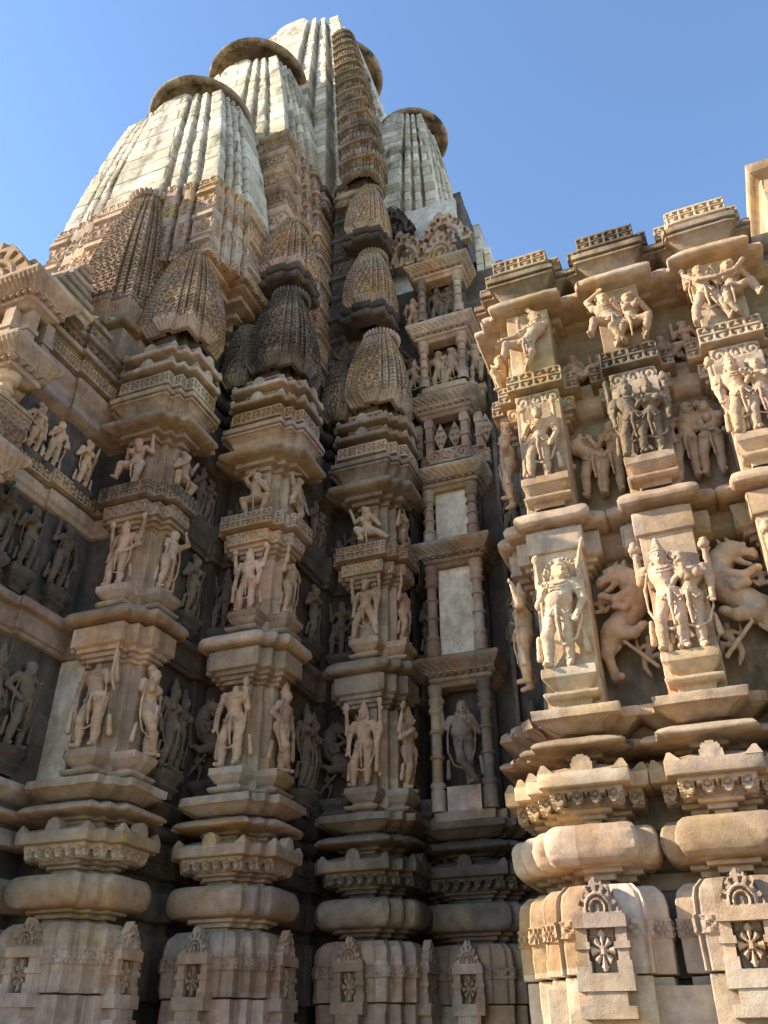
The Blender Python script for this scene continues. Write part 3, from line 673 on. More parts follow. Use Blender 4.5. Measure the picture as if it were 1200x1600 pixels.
def ribbed_amalaka(root, c, r, mat, fr=W0):
    return lathe('ribbed_disc', c, [(a, b) for a, b in ring_prof(r, r*.42)], mat, root, n=120, ribs=30, ramp=.16)
def spire_plan():
    hf = [(.33, -1), (.33, -.87), (.39, -.87), (.39, -.96), (.49, -.96), (.49, -.82), (.545, -.82), (.545, -.915), (.645, -.915), (.645, -.77), (.70, -.77), (.70, -.88)]
    front = [(-x, y) for x, y in hf[::-1]] + hf
    right = [(-y, x) for x, y in front]
    return [(-.88, .5), (-.97, .5), (-.97, -.33), (-.88, -.33), (-.88, -.88)] + front + [(.88, -.88)] + right + [(.88, .88)]
def spirelet_plan():
    hf = [(.42, -1), (.42, -.875), (.485, -.875), (.485, -.95), (.64, -.95), (.64, -.81), (.705, -.81), (.705, -.90)]
    front = [(-x, y) for x, y in hf[::-1]] + hf
    right = [(-y, x) for x, y in front]
    return [(-.90, .5), (-.97, .5), (-.97, -.33), (-.90, -.33), (-.90, -.90)] + front + [(.90, -.90)] + right + [(.90, .90)]
SPS = np.array(spirelet_plan())
SQ = np.array([(-.88, .9), (-.88, .35), (-1, .35), (-1, -.35), (-.88, -.35), (-.88, -.88), (-.35, -.88), (-.35, -1), (.35, -1), (.35, -.88), (.88, -.88), (.88, -.35), (1, -.35), (1, .35), (.88, .35), (.88, .88)])
SP = np.array(spire_plan())
def curve(z0, z1, k1, p=1.8):
    return lambda z: 1 - (1-k1)*np.clip((z-z0)/(z1-z0), 0, 1)**p
def spirelet(root, c, hw, z0, z1, mat, top=.42, ring=True, cell=.125):
    """a small curved tower covered in arch tracery, on a flared petal course"""
    pl = SPS*hw + np.array(c); H = z1-z0
    o = sweep('spirelet', pl, [(-.02, z0), (.0, z0+.01), (.0, z1-.02), (-.05, z1), (-.3, z1+.01)], mat, root, f=p_filig(cell, cell*1.15), ru=.0115, rv=.0115, rough=.002, chip=.01,
              scale=curve(z0, z1, top*.80, 2.15), center=c)
    pq = SQ*hw + np.array(c)
    sweep('petal_course', pq, [(-.12, z0-.15), (-.06, z0-.15), (-.045, z0-.12), (-.005, z0-.04), (.012, z0-.02), (.015, z0+.005), (.0, z0+.01)], mat, o, f=p_ribs(.06, .022), ru=.0105, rv=.02, rough=.002, chip=.02)
    sweep('foot_band', pq, [(-.02, z0), (.008, z0+.003), (.004, z0+.115), (-.06, z0+.12)], mat, o, f=p_filig(.11, .115, .03), ru=.0105, rv=.0105, rough=.002, chip=.02)
    if ring:
        ribbed_amalaka(o, (c[0]+.0, c[1]+.05, z1+.0), hw*.64, mat)
    return o
def stack(root, c, fr, plan, mats, z=7.19):
    sw = lambda n, pr, m, **k: sweep(n, plan, pr, mats[m], root, fr=fr, **k)
    for dz in (0, .25):
        sw('swag_fringe', [(-.12, z+dz-.01), (-.035, z+dz), (-.035, z+dz+.10), (-.12, z+dz+.10)], 4, f=p_fringe(z+dz, z+dz+.095, .09, .07), ru=.0105, rv=.0105, rough=.001, chip=0)
        k = sw('roof_moulding', [(-.12, z+dz+.092), (.09, z+dz+.10), (.105, z+dz+.11), (.105, z+dz+.165), (.06, z+dz+.175), (-.02, z+dz+.21), (-.07, z+dz+.25), (-.2, z+dz+.25)], 3)
        horns(fr, plan, .105, z+dz+.155, mats[3], k, .075, .10)
    sw('swag_fringe', [(-.10, z+.49), (-.03, z+.50), (-.03, z+.62), (-.10, z+.62)], 4, f=p_fringe(z+.50, z+.615, .09, .06), ru=.012, rv=.012, rough=.001, chip=0)
    sw('core', [(-.14, z-.1), (-.14, z+1.0)], 5, ru=.2, rv=.3, chip=0)
PS = [(-.47, .9), (-.47, .27), (-.37, .27), (-.37, .16), (-.13, .16), (-.13, .24), (-.03, .24), (-.03, .33), (.06, .33), (.06, .55), (-.04, .55), (-.04, .9)]
def SFACES(fr): return [fr.sub(-.26, .15), fr.sub(.07, .43, 0, 90)]
def FACES(fr): return [fr.sub(-.29, 0), fr.sub(.22, .40, 0, 90)]
PIER = []
for i, (x, y) in enumerate(PC):
    fr = Fr(x, y, 0); mm = (MA, MB, MC)[i]
    t = thing('temple_pier', (x-.2, y+.4, GZ), PNS[i], 'pier', 'sculpted temple piers'); PIER.append(t)
    fc = FACES(fr)
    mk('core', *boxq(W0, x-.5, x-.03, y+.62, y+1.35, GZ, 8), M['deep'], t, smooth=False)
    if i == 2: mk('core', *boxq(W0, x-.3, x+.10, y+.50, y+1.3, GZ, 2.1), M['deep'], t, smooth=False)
    base_parts(t, fr, PA, fc, mm, niche_w=.29)
    shaft_parts(t, fr, PA, SFACES(fr), mm, PS, .40, .15)
    stack(t, (x, y), fr, PA, mm)
    c = (x-.20, y+.39)
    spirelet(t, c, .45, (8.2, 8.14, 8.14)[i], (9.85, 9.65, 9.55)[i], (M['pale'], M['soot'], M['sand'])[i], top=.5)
# upper spirelets
def block_course(root, c, hw, z0, mat):
    pl = SQ*hw + np.array(c)
    sweep('cornice', pl, [(-.2, z0-.02), (.0, z0), (.03, z0+.03), (.03, z0+.09), (-.04, z0+.12), (-.04, z0+.20), (-.01, z0+.2), (.02, z0+.25), (.02, z0+.3), (-.1, z0+.31)], mat, root, chip=.04)
for c, z0, z1, hw, m in (((PC[1][0]-.34, PC[1][1]+.55), 10.35, 11.5, .41, M['sand']), ):
    block_course(PIER[1], c, hw, z0-.46, M['weath']); spirelet(PIER[1], c, hw, z0, z1, m, top=.5)
for k, (z0, z1, hw) in enumerate(((10.45, 11.75, .41), (12.5, 13.75, .38))):
    c = (PC[2][0]-.44-.12*k, PC[2][1]+.58+.14*k)
    block_course(PIER[2], c, hw, z0-.48, M['weath']); spirelet(PIER[2], c, hw, z0, z1, M['sand'], top=.52)
# --- recessed walls between the shaded piers
RECP = [(-.96, -.60), (-.96, .20), (-.88, .20), (-.88, .43), (-.45, .43)]
RECT = [('dark recess left of the blackened spirelet pier, holding a couple and rearing lion', PC[1], RECP), ('dark recess right of the blackened spirelet pier, holding weathered figures', PC[2], RECP),
        ('narrow dark recess left of the colonnettes', (-2.34, 9.62), [(-.96, -.3), (-.96, .30), (-.92, .30), (-.92, .5), (-.3, .5)])]
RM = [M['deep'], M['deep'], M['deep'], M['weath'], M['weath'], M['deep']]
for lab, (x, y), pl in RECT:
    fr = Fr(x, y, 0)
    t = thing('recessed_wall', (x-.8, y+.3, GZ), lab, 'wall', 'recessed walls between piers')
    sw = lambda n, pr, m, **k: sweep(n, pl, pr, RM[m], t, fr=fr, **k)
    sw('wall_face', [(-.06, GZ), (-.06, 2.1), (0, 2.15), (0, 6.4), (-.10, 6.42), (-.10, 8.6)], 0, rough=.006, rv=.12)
    sw('vase_moulding', [(-.02, .44), (.03, .44), (.03, .88), (.01, .96), (-.02, 1.0)], 2)
    sw('torus_moulding', [(-.02, 1.105)] + circ(-.02, 1.105, 1.385, .07) + [(-.02, 1.385)], 2, rv=.03)
    sw('swag_fringe', [(-.03, 1.5), (.03, 1.5), (.03, 1.635), (-.03, 1.635)], 2, f=p_fringe(1.505, 1.63, .10, .06), ru=.014, rv=.014, rough=.001, chip=0)
    sw('roof_moulding', [(-.02, 1.63), (.05, 1.632), (.05, 1.705), (.02, 1.80), (-.02, 1.82)], 2)
    sw('eave', [(-.02, 1.86), (.05, 1.895), (.06, 1.92), (.03, 1.96), (-.02, 2.0)], 2)
    sw('ledge', [(-.02, 2.03), (.02, 2.05), (.08, 2.13), (.08, 2.2), (-.02, 2.24)], 0)
    sw('beam', [(-.02, 3.60), (.07, 3.61), (.07, 3.65), (.10, 3.66), (.10, 3.84), (.16, 3.86), (.16, 3.93), (.10, 3.98), (-.02, 4.0)], 3)
    sw('beam', [(-.02, 5.14), (.06, 5.14), (.06, 5.2), (.10, 5.21), (.10, 5.34), (.14, 5.38), (.14, 5.56), (-.02, 5.58)], 3)
    sw('eave', [(-.02, 6.36), (.03, 6.38), (.07, 6.43), (.07, 6.50), (.0, 6.58), (.03, 6.72), (.07, 6.80), (.07, 6.88), (.01, 6.9), (.04, 7.0), (.04, 7.18), (-.02, 7.2)], 0)
    for q in (7.28, 7.54): sw('roof_moulding', [(-.02, q), (.04, q+.01), (.05, q+.07), (-.02, q+.2)], 5)
    c = (x+pl[1][0]+.16, y+pl[1][1]+.05)
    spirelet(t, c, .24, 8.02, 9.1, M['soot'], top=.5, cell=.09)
# --- recessed walls of the sunlit row, one continuous wall
t = thing('temple_wall', (.5, 6.8, GZ), 'sunlit wall behind the right hand piers, holding figures in its shaded recesses', 'wall')
fr = Fr(0, 0, 0)
WX0, WX1 = RX[0]-.32, 3.2
wy = RY+.42
sw = lambda n, pr, m, **k: sweep(n, [(WX0, wy+3.6), (WX0, wy), (WX1, wy)], pr, m, t, fr=fr, **k)
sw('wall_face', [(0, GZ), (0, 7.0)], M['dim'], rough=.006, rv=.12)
for z0, z1, o in ((2.0, 2.22, .10), (3.62, 4.0, .12), (5.18, 5.56, .12), (6.36, 6.56, .12), (6.72, 6.95, .10)):
    sw('beam', [(-.02, z0), (o*.5, z0+.02), (o, z0+.08), (o, z1-.06), (o*.8, z1), (-.02, z1+.01)], M['sand'])
sw('vase_moulding', [(-.02, .44), (.12, .44), (.12, .86), (.06, .97), (-.02, 1.0)], M['weath'])
sw('torus_moulding', [(-.02, 1.1)] + circ(.04, 1.105, 1.385, .12) + [(-.02, 1.4)], M['weath'], rv=.03)
mk('roof_slab', *boxq(fr, WX0+.1, WX1, wy+.05, wy+4, 6.9, 7.02), M['sand'], t, smooth=False)
sweep('plinth', [(WX0-.1, RY+1.4), (WX0-.1, RY+.015), (WX1, RY+.015)], [(.02, GZ), (.02, -.1), (.0, .0), (.0, .385), (-.4, .40)], M['sand'], t, rough=.006)
# statue frames -------------------------------------------------------------------------------
def P(**k):
    S = Sdf(); person(S, **k); return S
def couple(kw1, kw2):
    S1, S2 = Sdf(), Sdf(); person(S1, **kw1); person(S2, **kw2); return S1, S2
def put(name, label, fr, S, h, mat, cat='statue', group='single figures carved on the temple walls'):
    return statue(name, cat, label, fr, S, h, mat, group)
def put_couple(label, fr, pair, h, mat, mat2=None, group='paired figures carved on the temple walls'):
    t = thing('couple_statue', fr.o, label, 'statue', group)
    for S, m in zip(pair, (mat, mat2 or mat)):
        V, Q = S.mesh(h, .03, wear=.0035, seed=len(bpy.data.objects) % 50)
        mk('figure', fr.w(V), Q, m, t, sharp=None)
    return t
ST, SL, SD = M['statue'], M['statl'], M['statd']
HR = .0064
r = [Fr(x, RY, 0) for x in RX]
put('deity_statue', 'sunlit pot-bellied deity with a round halo on the lower ledge of the corner pier', r[0].sub(.0, .0, 2.525), P(s=.90, crown='halo', arms=('bent', 'low', 'raise_', 'raise_'), belly=.02, hip=-.03, turn=1.5, attr=('', '', 'mace', 'sword'), pose='stand'), HR, SL)
put('deity_statue', 'sunlit animal-headed four-armed deity on the upper ledge of the corner pier', r[0].sub(.0, .0, 4.30), P(s=.78, snout=True, crown=None, arms=('bent', 'low', 'raise_', 'raise_'), attr=('', 'pot', 'lotus', 'mace'), hip=-.02), HR, SL)
put('acrobat_statue', 'sunlit acrobat bending with raised legs on the top frieze of the corner pier', r[0].sub(.0, .0, 5.585), P(s=.74, pose='kick', crown='bun', arms=('side', 'over', 'raise_'), lean=.10, hip=-.05, turn=2), HR, SL)
put('lion_statue', 'dark rearing lion over a fallen warrior, between the corner and middle sunlit piers', Fr(-.49, wy, 2.50), lion(Sdf(), .97, -1, xs=.80), .009, M['statue'], 'statue', 'rearing lions carved in the recesses')
put_couple('headless bending figure beside its companion in the upper recess right of the animal-headed deity', Fr(-.49, wy, 4.26),
    couple(dict(s=.82, ox=-.10, pose='stand', head=False, lean=-.07, hip=.06, arms=('low', 'bent'), garland=False), dict(s=.80, ox=.13, female=True, crown='round', arms=('bent', 'hip'), lean=.03, garland=False, hip=-.02)), .009, ST)
put_couple('small seated pair in the frieze recess right of the acrobat', Fr(-.49, wy, 5.60), couple(dict(s=.62, ox=-.10, pose='sit', crown='round', arms=('knee', 'bent'), belly=.02), dict(s=.52, ox=.17, pose='sit', crown='bun', female=True, arms=('raise_', 'bent'))), .009, ST)
put_couple('sunlit couple, conical crown beside hair bun, on the lower ledge of the middle pier', r[1].sub(0, .0, 2.525),
    couple(dict(s=.87, ox=-.085, lean=-.01, hip=.03, arms=('raise_', [(.2, -.16, .66), (.18, -.2, .74)], 'raise_'), attr=('lotus',), crown='cone'), dict(s=.82, ox=.10, female=True, crown='bun', hip=-.04, arms=([(-.19, -.13, .63), (-.10, -.17, .72)], 'tuck', None, 'raise_'), attr=('', '', '', 'lotus'), turn=-2)), HR, SL)
put_couple('dark weathered crowned couple on the upper ledge of the middle pier', r[1].sub(0, .0, 4.305),
    couple(dict(s=.80, ox=-.09, hip=.03, arms=('raise_', 'bent', 'tuck'), crown='cone', attr=('mace',)), dict(s=.77, ox=.10, female=True, crown='cone', hip=-.04, arms=('bent', 'tuck', None, 'raise_'), attr=('', '', '', 'lotus'))), HR, M['dim'])
put_couple('sunlit dancing pair twisted together on the top frieze of the middle pier', r[1].sub(0, .0, 5.595), couple(dict(s=.74, ox=-.09, pose='kick', crown='bun', arms=('head', 'bent'), lean=-.05), dict(s=.74, ox=.10, mx=-1, pose='dance', female=True, crown='bun', arms=('bent', 'raise_'), lean=.0)), HR, SL)
put('lion_statue', 'pale smooth rearing lion arching over a warrior, between the middle and right edge piers', Fr(.40, wy, 2.50), lion(Sdf(), 1.0, 1, xs=.84), .009, SL, 'statue', 'rearing lions carved in the recesses')
put_couple('slender embracing couple in the upper recess between the middle and right edge piers', Fr(.40, wy, 4.24),
    couple(dict(s=.83, ox=-.10, crown='round', lean=.02, hip=-.03, garland=False, arms=('hip', [(.16, -.15, .62), (.22, -.19, .56)]), turn=2), dict(s=.81, ox=.13, female=True, crown='bun', hip=-.05, garland=False, arms=([(-.18, -.12, .64), (-.1, -.18, .6)], 'hip'), turn=-2)), .009, SL)
put_couple('small faded pair in the frieze recess left of the scarf couple', Fr(.40, wy, 5.60), couple(dict(s=.58, ox=-.14, pose='sit', crown='round', arms=('bent', 'knee')), dict(s=.58, ox=.10, pose='dance', female=True, crown='bun', arms=('raise_', 'bent'))), .009, ST)
put('deity_statue', 'sunlit figure with raised arms on the lower ledge at the right edge', r[2].sub(0, .0, 2.525), P(s=.86, arms=('raise_', 'bent', 'tuck', 'raise_'), attr=('lotus', '', '', 'mace')), HR, SL)
put_couple('crowned couple on the upper ledge of the pier at the right edge', r[2].sub(0, .0, 4.305),
    couple(dict(s=.80, ox=-.09, hip=.04, arms=('raise_', 'bent', 'tuck'), crown='cone', attr=('lotus',)), dict(s=.75, ox=.11, female=True, crown='bun', hip=-.04, arms=('bent', 'raise_'), attr=('', 'pot'))), HR, SL)
pr_ = couple(dict(s=.72, ox=-.12, pose='wide', crown='round', arms=('raise_', 'bent'), hip=.02), dict(s=.72, ox=.13, pose='kick', mx=-1, crown='bun', female=True, arms=('bent', 'raise_')))
pr_[0].chain([(-.26, -.16, .56), (-.16, -.2, .44), (0, -.22, .40), (.16, -.2, .44), (.26, -.16, .58)], .022)
put_couple('sunlit couple under a hanging scarf on the top frieze near the right edge', r[2].sub(0, .0, 5.595), pr_, HR, SL)
for z, lab, kw in ((2.525, 'bright profile figure on the outer left side of the corner pier, lower ledge', dict(s=.84, arms=('hip', 'upout', 'bent'))), (4.30, 'bright worn profile figure on the outer left side of the corner pier, upper ledge', dict(s=.78, arms=('upout', 'hip'))), (5.585, 'bright crouching profile figure on the outer left of the corner pier, top frieze', dict(s=.62, pose='dance', crown='bun', arms=('up', 'bent')))):
    put('profile_statue', lab, Fr(RX[0]-.30, RY+.20, z, -90), P(**kw), .009, SL)
SF = ['first', 'second', 'third']
nm = ['the pier beside the white panel', 'the pier under the blackened spirelet', 'the pier left of the colonnettes']
FRONT_LOW = [dict(head=False, arms=('down', 'stump', None, 'up'), attr=('club', '', '', 'bow'), hip=.05), dict(head=False, arms=('down', [(.19, -.12, .62), (.17, -.16, .78)], None, None), attr=('', 'mace'), hip=.03), dict(crown='cone', arms=('down', 'down', 'up', 'up'), attr=('', 'club', 'lotus', 'mace'), hip=.01)]
LOWT = ['headless archer holding a bow on the lower ledge of ', 'headless warrior holding a mace on the lower ledge of ', 'four-armed deity with conical crown on the lower ledge of ']
FRONT_UP = [dict(crown='cone', arms=('down', 'hip', 'up', 'upout'), attr=('', '', 'lotus', 'mace'), hip=-.02), dict(crown='cone', arms=('down', 'down', 'up', 'upout'), attr=('club', '', 'lotus', 'lotus'), hip=.03), dict(crown='fan', snout=True, arms=('down', 'down', 'up', 'up'), attr=('', 'club', 'mace', 'mace'), hip=.0, pose='wide')]
UPT = ['conical-crowned deity, hand on hip, on the upper ledge of ', 'calm conical-crowned deity on the upper ledge of ', 'fan-crested deity with two maces on the upper ledge of ']
SIDE_LOW = [dict(female=True, crown='bun', arms=('stump', 'stump'), pose='cross', hip=.04), dict(crown='cone', arms=('hip', 'low'), attr=('', 'club'), pose='cross', hip=-.03), dict(female=True, crown='cone', arms=('bent', 'down', 'up'), attr=('', '', 'lotus'), hip=.04)]
SLT = ['worn side figure facing right on the lower ledge of ', 'crowned side figure with a club, lower ledge of ', 'slim crowned side figure facing right, lower ledge of ']
SIDE_UP = [dict(crown='round', arms=('stump', [(.22, -.2, .86), (.1, -.24, .93)]), hip=-.04), dict(head=False, arms=('up', 'stump'), attr=('mace',), hip=-.05), dict(head=False, arms=('up', 'side'), attr=('sword',), hip=-.04)]
SUT = ['round-headed broken-armed side figure on the upper ledge of ', 'headless side figure with broken arm, upper ledge of ', 'headless side figure with a sword, upper ledge of ']
for i in range(3):
    fr = Fr(*PC[i], 0); a, b = SFACES(fr); mt = ST
    put('deity_statue', LOWT[i]+nm[i], a.sub(0, .01, 2.525), P(s=(.97, .97, .90)[i], **FRONT_LOW[i]), .0095, mt)
    put('side_statue', SLT[i]+nm[i], b.sub(0, .01, 2.525), P(s=.90, **SIDE_LOW[i]), .0105, mt)
    put('deity_statue', UPT[i]+nm[i], a.sub(0, .01, 4.305), P(s=.78, **FRONT_UP[i]), .0095, mt)
    put('side_statue', SUT[i]+nm[i], b.sub(0, .01, 4.305), P(s=.80, **SIDE_UP[i]), .0105, mt)
    put('dancer_statue', 'dancing figure with bent knees on the front frieze of '+nm[i], a.sub(.03*(i-1), .01, 5.595), P(s=.78, pose=('kick', 'dance', 'fly')[i], crown='bun', female=i != 1, arms=(('bent', 'up'), ('head', 'bent'), ('upout', 'bent'))[i], mx=1, hip=(-.02, .02, 0)[i], lean=(-.03, 0, -.04)[i]), .0095, mt)
    put('dancer_statue', 'crouching side dancer facing right on the frieze of '+nm[i], b.sub(0, .01, 5.595), P(s=.74, pose=('dance', 'kick', 'fly')[i], crown=('bun', 'round', 'bun')[i], arms=(('bent', 'upout'), ('head', 'knee'), ('up', 'over'))[i]), .0105, mt)
# recess figures of the shaded side
def rec_frames(x, y, pl):
    a = Fr(x+pl[0][0], y-.105 if len(pl) > 4 and pl[0][1] < -.5 else y+.02, 0, 90); b = Fr(x+(pl[3][0]+pl[4][0])/2-.04, y+pl[3][1], 0)
    return a, b
RT = ['left of the blackened spirelet pier', 'right of the blackened spirelet pier', 'beside the colonnettes']
for i, (lab, (x, y), pl) in enumerate(RECT):
    a, b = rec_frames(x, y, pl); w = RT[i]
    for f_, z in ((a, 2.235), (b, 2.235), (a, 4.01), (b, 4.01)):
        sweep('figure_pedestal', rect(.34, .25, -.14), [(-.05, z), (-.05, z+.05), (.0, z+.09), (-.03, z+.13), (.02, z+.2), (.02, z+.26), (-.1, z+.262)], M['weath'], bpy.data.objects[['recessed_wall', 'recessed_wall.001', 'recessed_wall.002'][i]], fr=f_)
    if i < 2:
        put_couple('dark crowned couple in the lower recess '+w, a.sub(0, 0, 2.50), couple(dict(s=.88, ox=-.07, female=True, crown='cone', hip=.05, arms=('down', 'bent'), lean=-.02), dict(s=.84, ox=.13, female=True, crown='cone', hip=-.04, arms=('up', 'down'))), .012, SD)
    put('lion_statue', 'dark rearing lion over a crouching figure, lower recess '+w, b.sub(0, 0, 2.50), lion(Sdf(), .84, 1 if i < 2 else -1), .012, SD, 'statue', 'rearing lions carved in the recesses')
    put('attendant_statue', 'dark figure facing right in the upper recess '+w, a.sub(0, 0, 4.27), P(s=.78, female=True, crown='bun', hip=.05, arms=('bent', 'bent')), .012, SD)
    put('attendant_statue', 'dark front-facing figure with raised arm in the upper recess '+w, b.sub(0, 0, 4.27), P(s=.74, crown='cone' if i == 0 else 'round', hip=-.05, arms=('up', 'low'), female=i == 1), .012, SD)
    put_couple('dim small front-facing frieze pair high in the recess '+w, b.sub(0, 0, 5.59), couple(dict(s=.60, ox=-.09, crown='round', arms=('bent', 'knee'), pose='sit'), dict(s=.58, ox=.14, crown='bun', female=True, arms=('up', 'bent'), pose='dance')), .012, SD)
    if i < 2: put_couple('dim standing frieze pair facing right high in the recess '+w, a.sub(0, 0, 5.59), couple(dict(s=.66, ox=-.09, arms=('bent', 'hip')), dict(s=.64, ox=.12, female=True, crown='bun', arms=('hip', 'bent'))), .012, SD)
# ------------------------------------------------------------------ projecting left wing with its balcony
t = thing('temple_wing', (-6.9, 5.6, GZ), 'shaded side wall at the left edge, carrying figures under a sunlit balcony', 'wall')
LW = [(-8.6, 4.95), (-6.44, 4.95), (-6.44, 5.98), (-6.38, 5.98), (-6.38, 6.74), (-5.9, 6.74)]
sw = lambda n, pr, m, **k: sweep(n, LW, pr, m, t, **k)
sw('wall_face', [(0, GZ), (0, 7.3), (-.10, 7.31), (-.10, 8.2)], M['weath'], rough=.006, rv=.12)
for q in (([(-.02, .44), (.12, .44), (.12, .88), (.06, .96), (-.02, 1.0)], 'vase_moulding'), ([(-.02, 1.105)] + circ(.04, 1.105, 1.385, .12) + [(-.02, 1.385)], 'torus_moulding'),
          ([(-.02, 1.63), (.16, 1.632), (.16, 1.705), (.06, 1.80), (-.02, 1.82)], 'roof_moulding'), ([(-.02, 1.86), (.15, 1.895), (.17, 1.92), (.10, 1.96), (-.02, 2.0)], 'eave'),
          ([(-.02, 2.03), (.05, 2.05), (.15, 2.13), (.15, 2.2), (-.02, 2.24)], 'ledge'), ([(-.02, 3.58), (.05, 3.60), (.05, 3.64), (.08, 3.65), (.08, 3.84), (.16, 3.86), (.17, 3.92), (.12, 3.98), (-.02, 4.0)], 'beam'),
          ([(-.02, 5.10), (.05, 5.12), (.05, 5.18), (.08, 5.2), (.08, 5.34), (-.02, 5.35)], 'beam'),
          ([(-.02, 6.34), (.06, 6.38), (.14, 6.43), (.14, 6.50), (.05, 6.58), (.10, 6.72), (.16, 6.80), (.16, 6.88), (.05, 6.9)], 'cornice')):
    sw(q[1], q[0], M['pink'])
sw('lozenge_band', [(-.02, 5.37), (.13, 5.38), (.13, 5.55), (-.02, 5.56)], M['sand'], f=p_lozenge(5.385, 5.545), ru=.012, rv=.012, rough=.002)
sw('lozenge_band', [(-.02, 6.98), (.14, 7.0), (.14, 7.18), (-.02, 7.19)], M['sand'], f=p_lozenge(7.01, 7.17), ru=.012, rv=.012, rough=.002)
for dz in (0, .26, .52):
    sw('swag_fringe', [(.05, 7.2+dz), (.08, 7.2+dz), (.08, 7.30+dz), (.03, 7.31+dz)], M['sand'], f=p_fringe(7.2+dz, 7.295+dz, .1, .05), ru=.013, rv=.013, rough=.001, chip=0)
    sw('roof_moulding', [(.0, 7.29+dz), (.14, 7.30+dz), (.15, 7.36+dz), (.08, 7.40+dz), (.0, 7.47+dz)], M['sand'])
sweep('cornice', SQ*.54 + np.array((-6.62, 6.72)), [(-.1, 7.6), (-.04, 7.62), (.05, 7.9), (.05, 8.0), (-.05, 8.02), (-.05, 8.12), (.06, 8.14), (.08, 8.22), (-.02, 8.3), (-.02, 8.5)], M['sand'], t)
spirelet(t, (-6.62, 6.72), .56, 8.6, 11.3, M['sand'], top=.5)
mk('plaster_panel', *relief_vq(Fr(-6.25, 6.80, 2.25), .40, 1.33, lambda u, v: .004*vnoise(np.stack([u*2, v*3, 0*u], -1), 2), None, .04, .10), M['smooth'], t)
mk('fill', *boxq(W0, -8.6, -6.5, 5.0, 9, GZ, 7.2), M['weath'], t, smooth=False)
fa = [Fr(-6.44, 5.45, 0, 90), Fr(-6.44, 5.83, 0, 90), Fr(-6.38, 6.32, 0, 90)]
for i, (f_, z, s, lab, kw) in enumerate([(fa[2].sub(-.12, 0), 2.5, .88, 'tall dark round-headed figure left of the white plaster panel, arm folded', dict(crown='round', arms=('hip', 'bent'), belly=.01)), (fa[1].sub(.03, 0), 2.5, .86, 'dark figure cut by the left edge of the view, lower row', dict(crown='cone', arms=('bent', 'down'))),
    (fa[0], 4.27, .78, 'leftmost dark figure with raised elbow in the middle row of the left wing', dict(female=True, arms=('head', 'bent'), crown='round')), (fa[1], 4.27, .76, 'dark figure with bent arms, middle of three in the middle row of the wing', dict(female=True, arms=('bent', 'bent'), crown='bun', hip=.05)), (fa[2], 4.25, .80, 'dark figure nearest the shaded corner in the middle row of the left wing', dict(arms=('up', 'down'), crown='bun', hip=-.04)),
    (fa[0].sub(.1, 0), 5.58, .68, 'small standing figure beside the balcony, first of three in the top row', dict(arms=('hip', 'down'), crown='bun', female=True)), (fa[1].sub(.06, 0), 5.58, .68, 'small figure in the middle of the top row under the left eave', dict(arms=('bent', 'hip'), crown='round', hip=-.04)), (fa[2], 5.58, .68, 'small figure at the right end of the top row under the left eave', dict(arms=('bent', 'up'), crown='bun', female=True))]):
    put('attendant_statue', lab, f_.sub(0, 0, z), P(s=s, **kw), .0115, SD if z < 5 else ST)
    sweep('figure_pedestal', rect(.30, .2, -.13), [(-.05, z-.25), (-.05, z-.2), (.0, z-.16), (-.03, z-.12), (.02, z-.05), (.02, z+.01), (-.1, z+.012)], M['weath'], t, fr=f_)
b = thing('balcony', (-7.1, 4.9, 5.1), 'sunlit projecting stone balcony with carved parapet and ribbed eaves at the left edge', 'balcony')
BP = [(-8.4, 5.22), (-8.4, 4.70), (-6.02, 4.70), (-6.02, 5.10), (-6.44, 5.10)]
bw = lambda n, pr, m='sand', **k: sweep(n, BP, pr, M[m], b, **k)
def eave_set(bw, z, dp=0):
    bw('soffit', [(-.4, z-.02), (-.05+dp, z), (.0+dp, z+.05), (.03+dp, z+.06), (.03+dp, z+.12), (-.1, z+.13)])
    bw('swag_fringe', [(.0, z+.10), (.07+dp, z+.11), (.07+dp, z+.20), (.0, z+.20)], 'pale', f=p_fringe(z+.11, z+.195, .085, .06), ru=.011, rv=.011, rough=.001, chip=0)
    bw('ribbed_eave', [(-.05, z+.19), (.07+dp, z+.19), (.10+dp, z+.23), (.15+dp, z+.29), (.17+dp, z+.34), (.17+dp, z+.39), (.12+dp, z+.41), (-.3, z+.43)], 'sand', f=lambda e, s, L, zz: np.where((zz > z+.2) & (zz < z+.335), p_ribs(.055, .022, .6, z)(e, s, L, zz), 0), ru=.011, rv=.014, rough=.002)
eave_set(bw, 4.74, -.06)
bw('parapet', [(-.04, 5.17), (.0, 5.18), (.04, 5.60), (-.05, 5.62)], 'pale', f=padd(p_scroll(5.45, 5.58, .14), lambda e, s, L, z: np.where((z > 5.22) & (z < 5.42), p_filig(.12, .10, .02)(e, s, L, z), 0)), ru=.011, rv=.012, rough=.002)
bw('parapet_rail', [(-.08, 5.60), (.05, 5.61), (.05, 5.66), (-.2, 5.68)])
for x, y in ((-6.15, 4.83), (-7.1, 4.82), (-6.28, 5.02)):
    lathe('balcony_pillar', (x, y, 5.6), [(.075, 0), (.075, .18), (.095, .2), (.095, .23), (.075, .25), (.07, .30), (.11, .33), (.115, .36), (.14, .42)], M['sand'], b)
eave_set(bw, 5.98)
bw('upper_wall', [(-.22, 6.38), (-.22, 7.0)], 'weath')
for x in (-6.28, -6.55, -6.85, -7.3, -7.7):
    mk('short_post', *join([boxq(W0, x-.07, x+.07, 4.70, 4.95, 6.38, 6.98), boxq(W0, x-.09, x+.09, 4.68, 4.95, 6.66, 6.72)]), M['sand'], b, smooth=False)
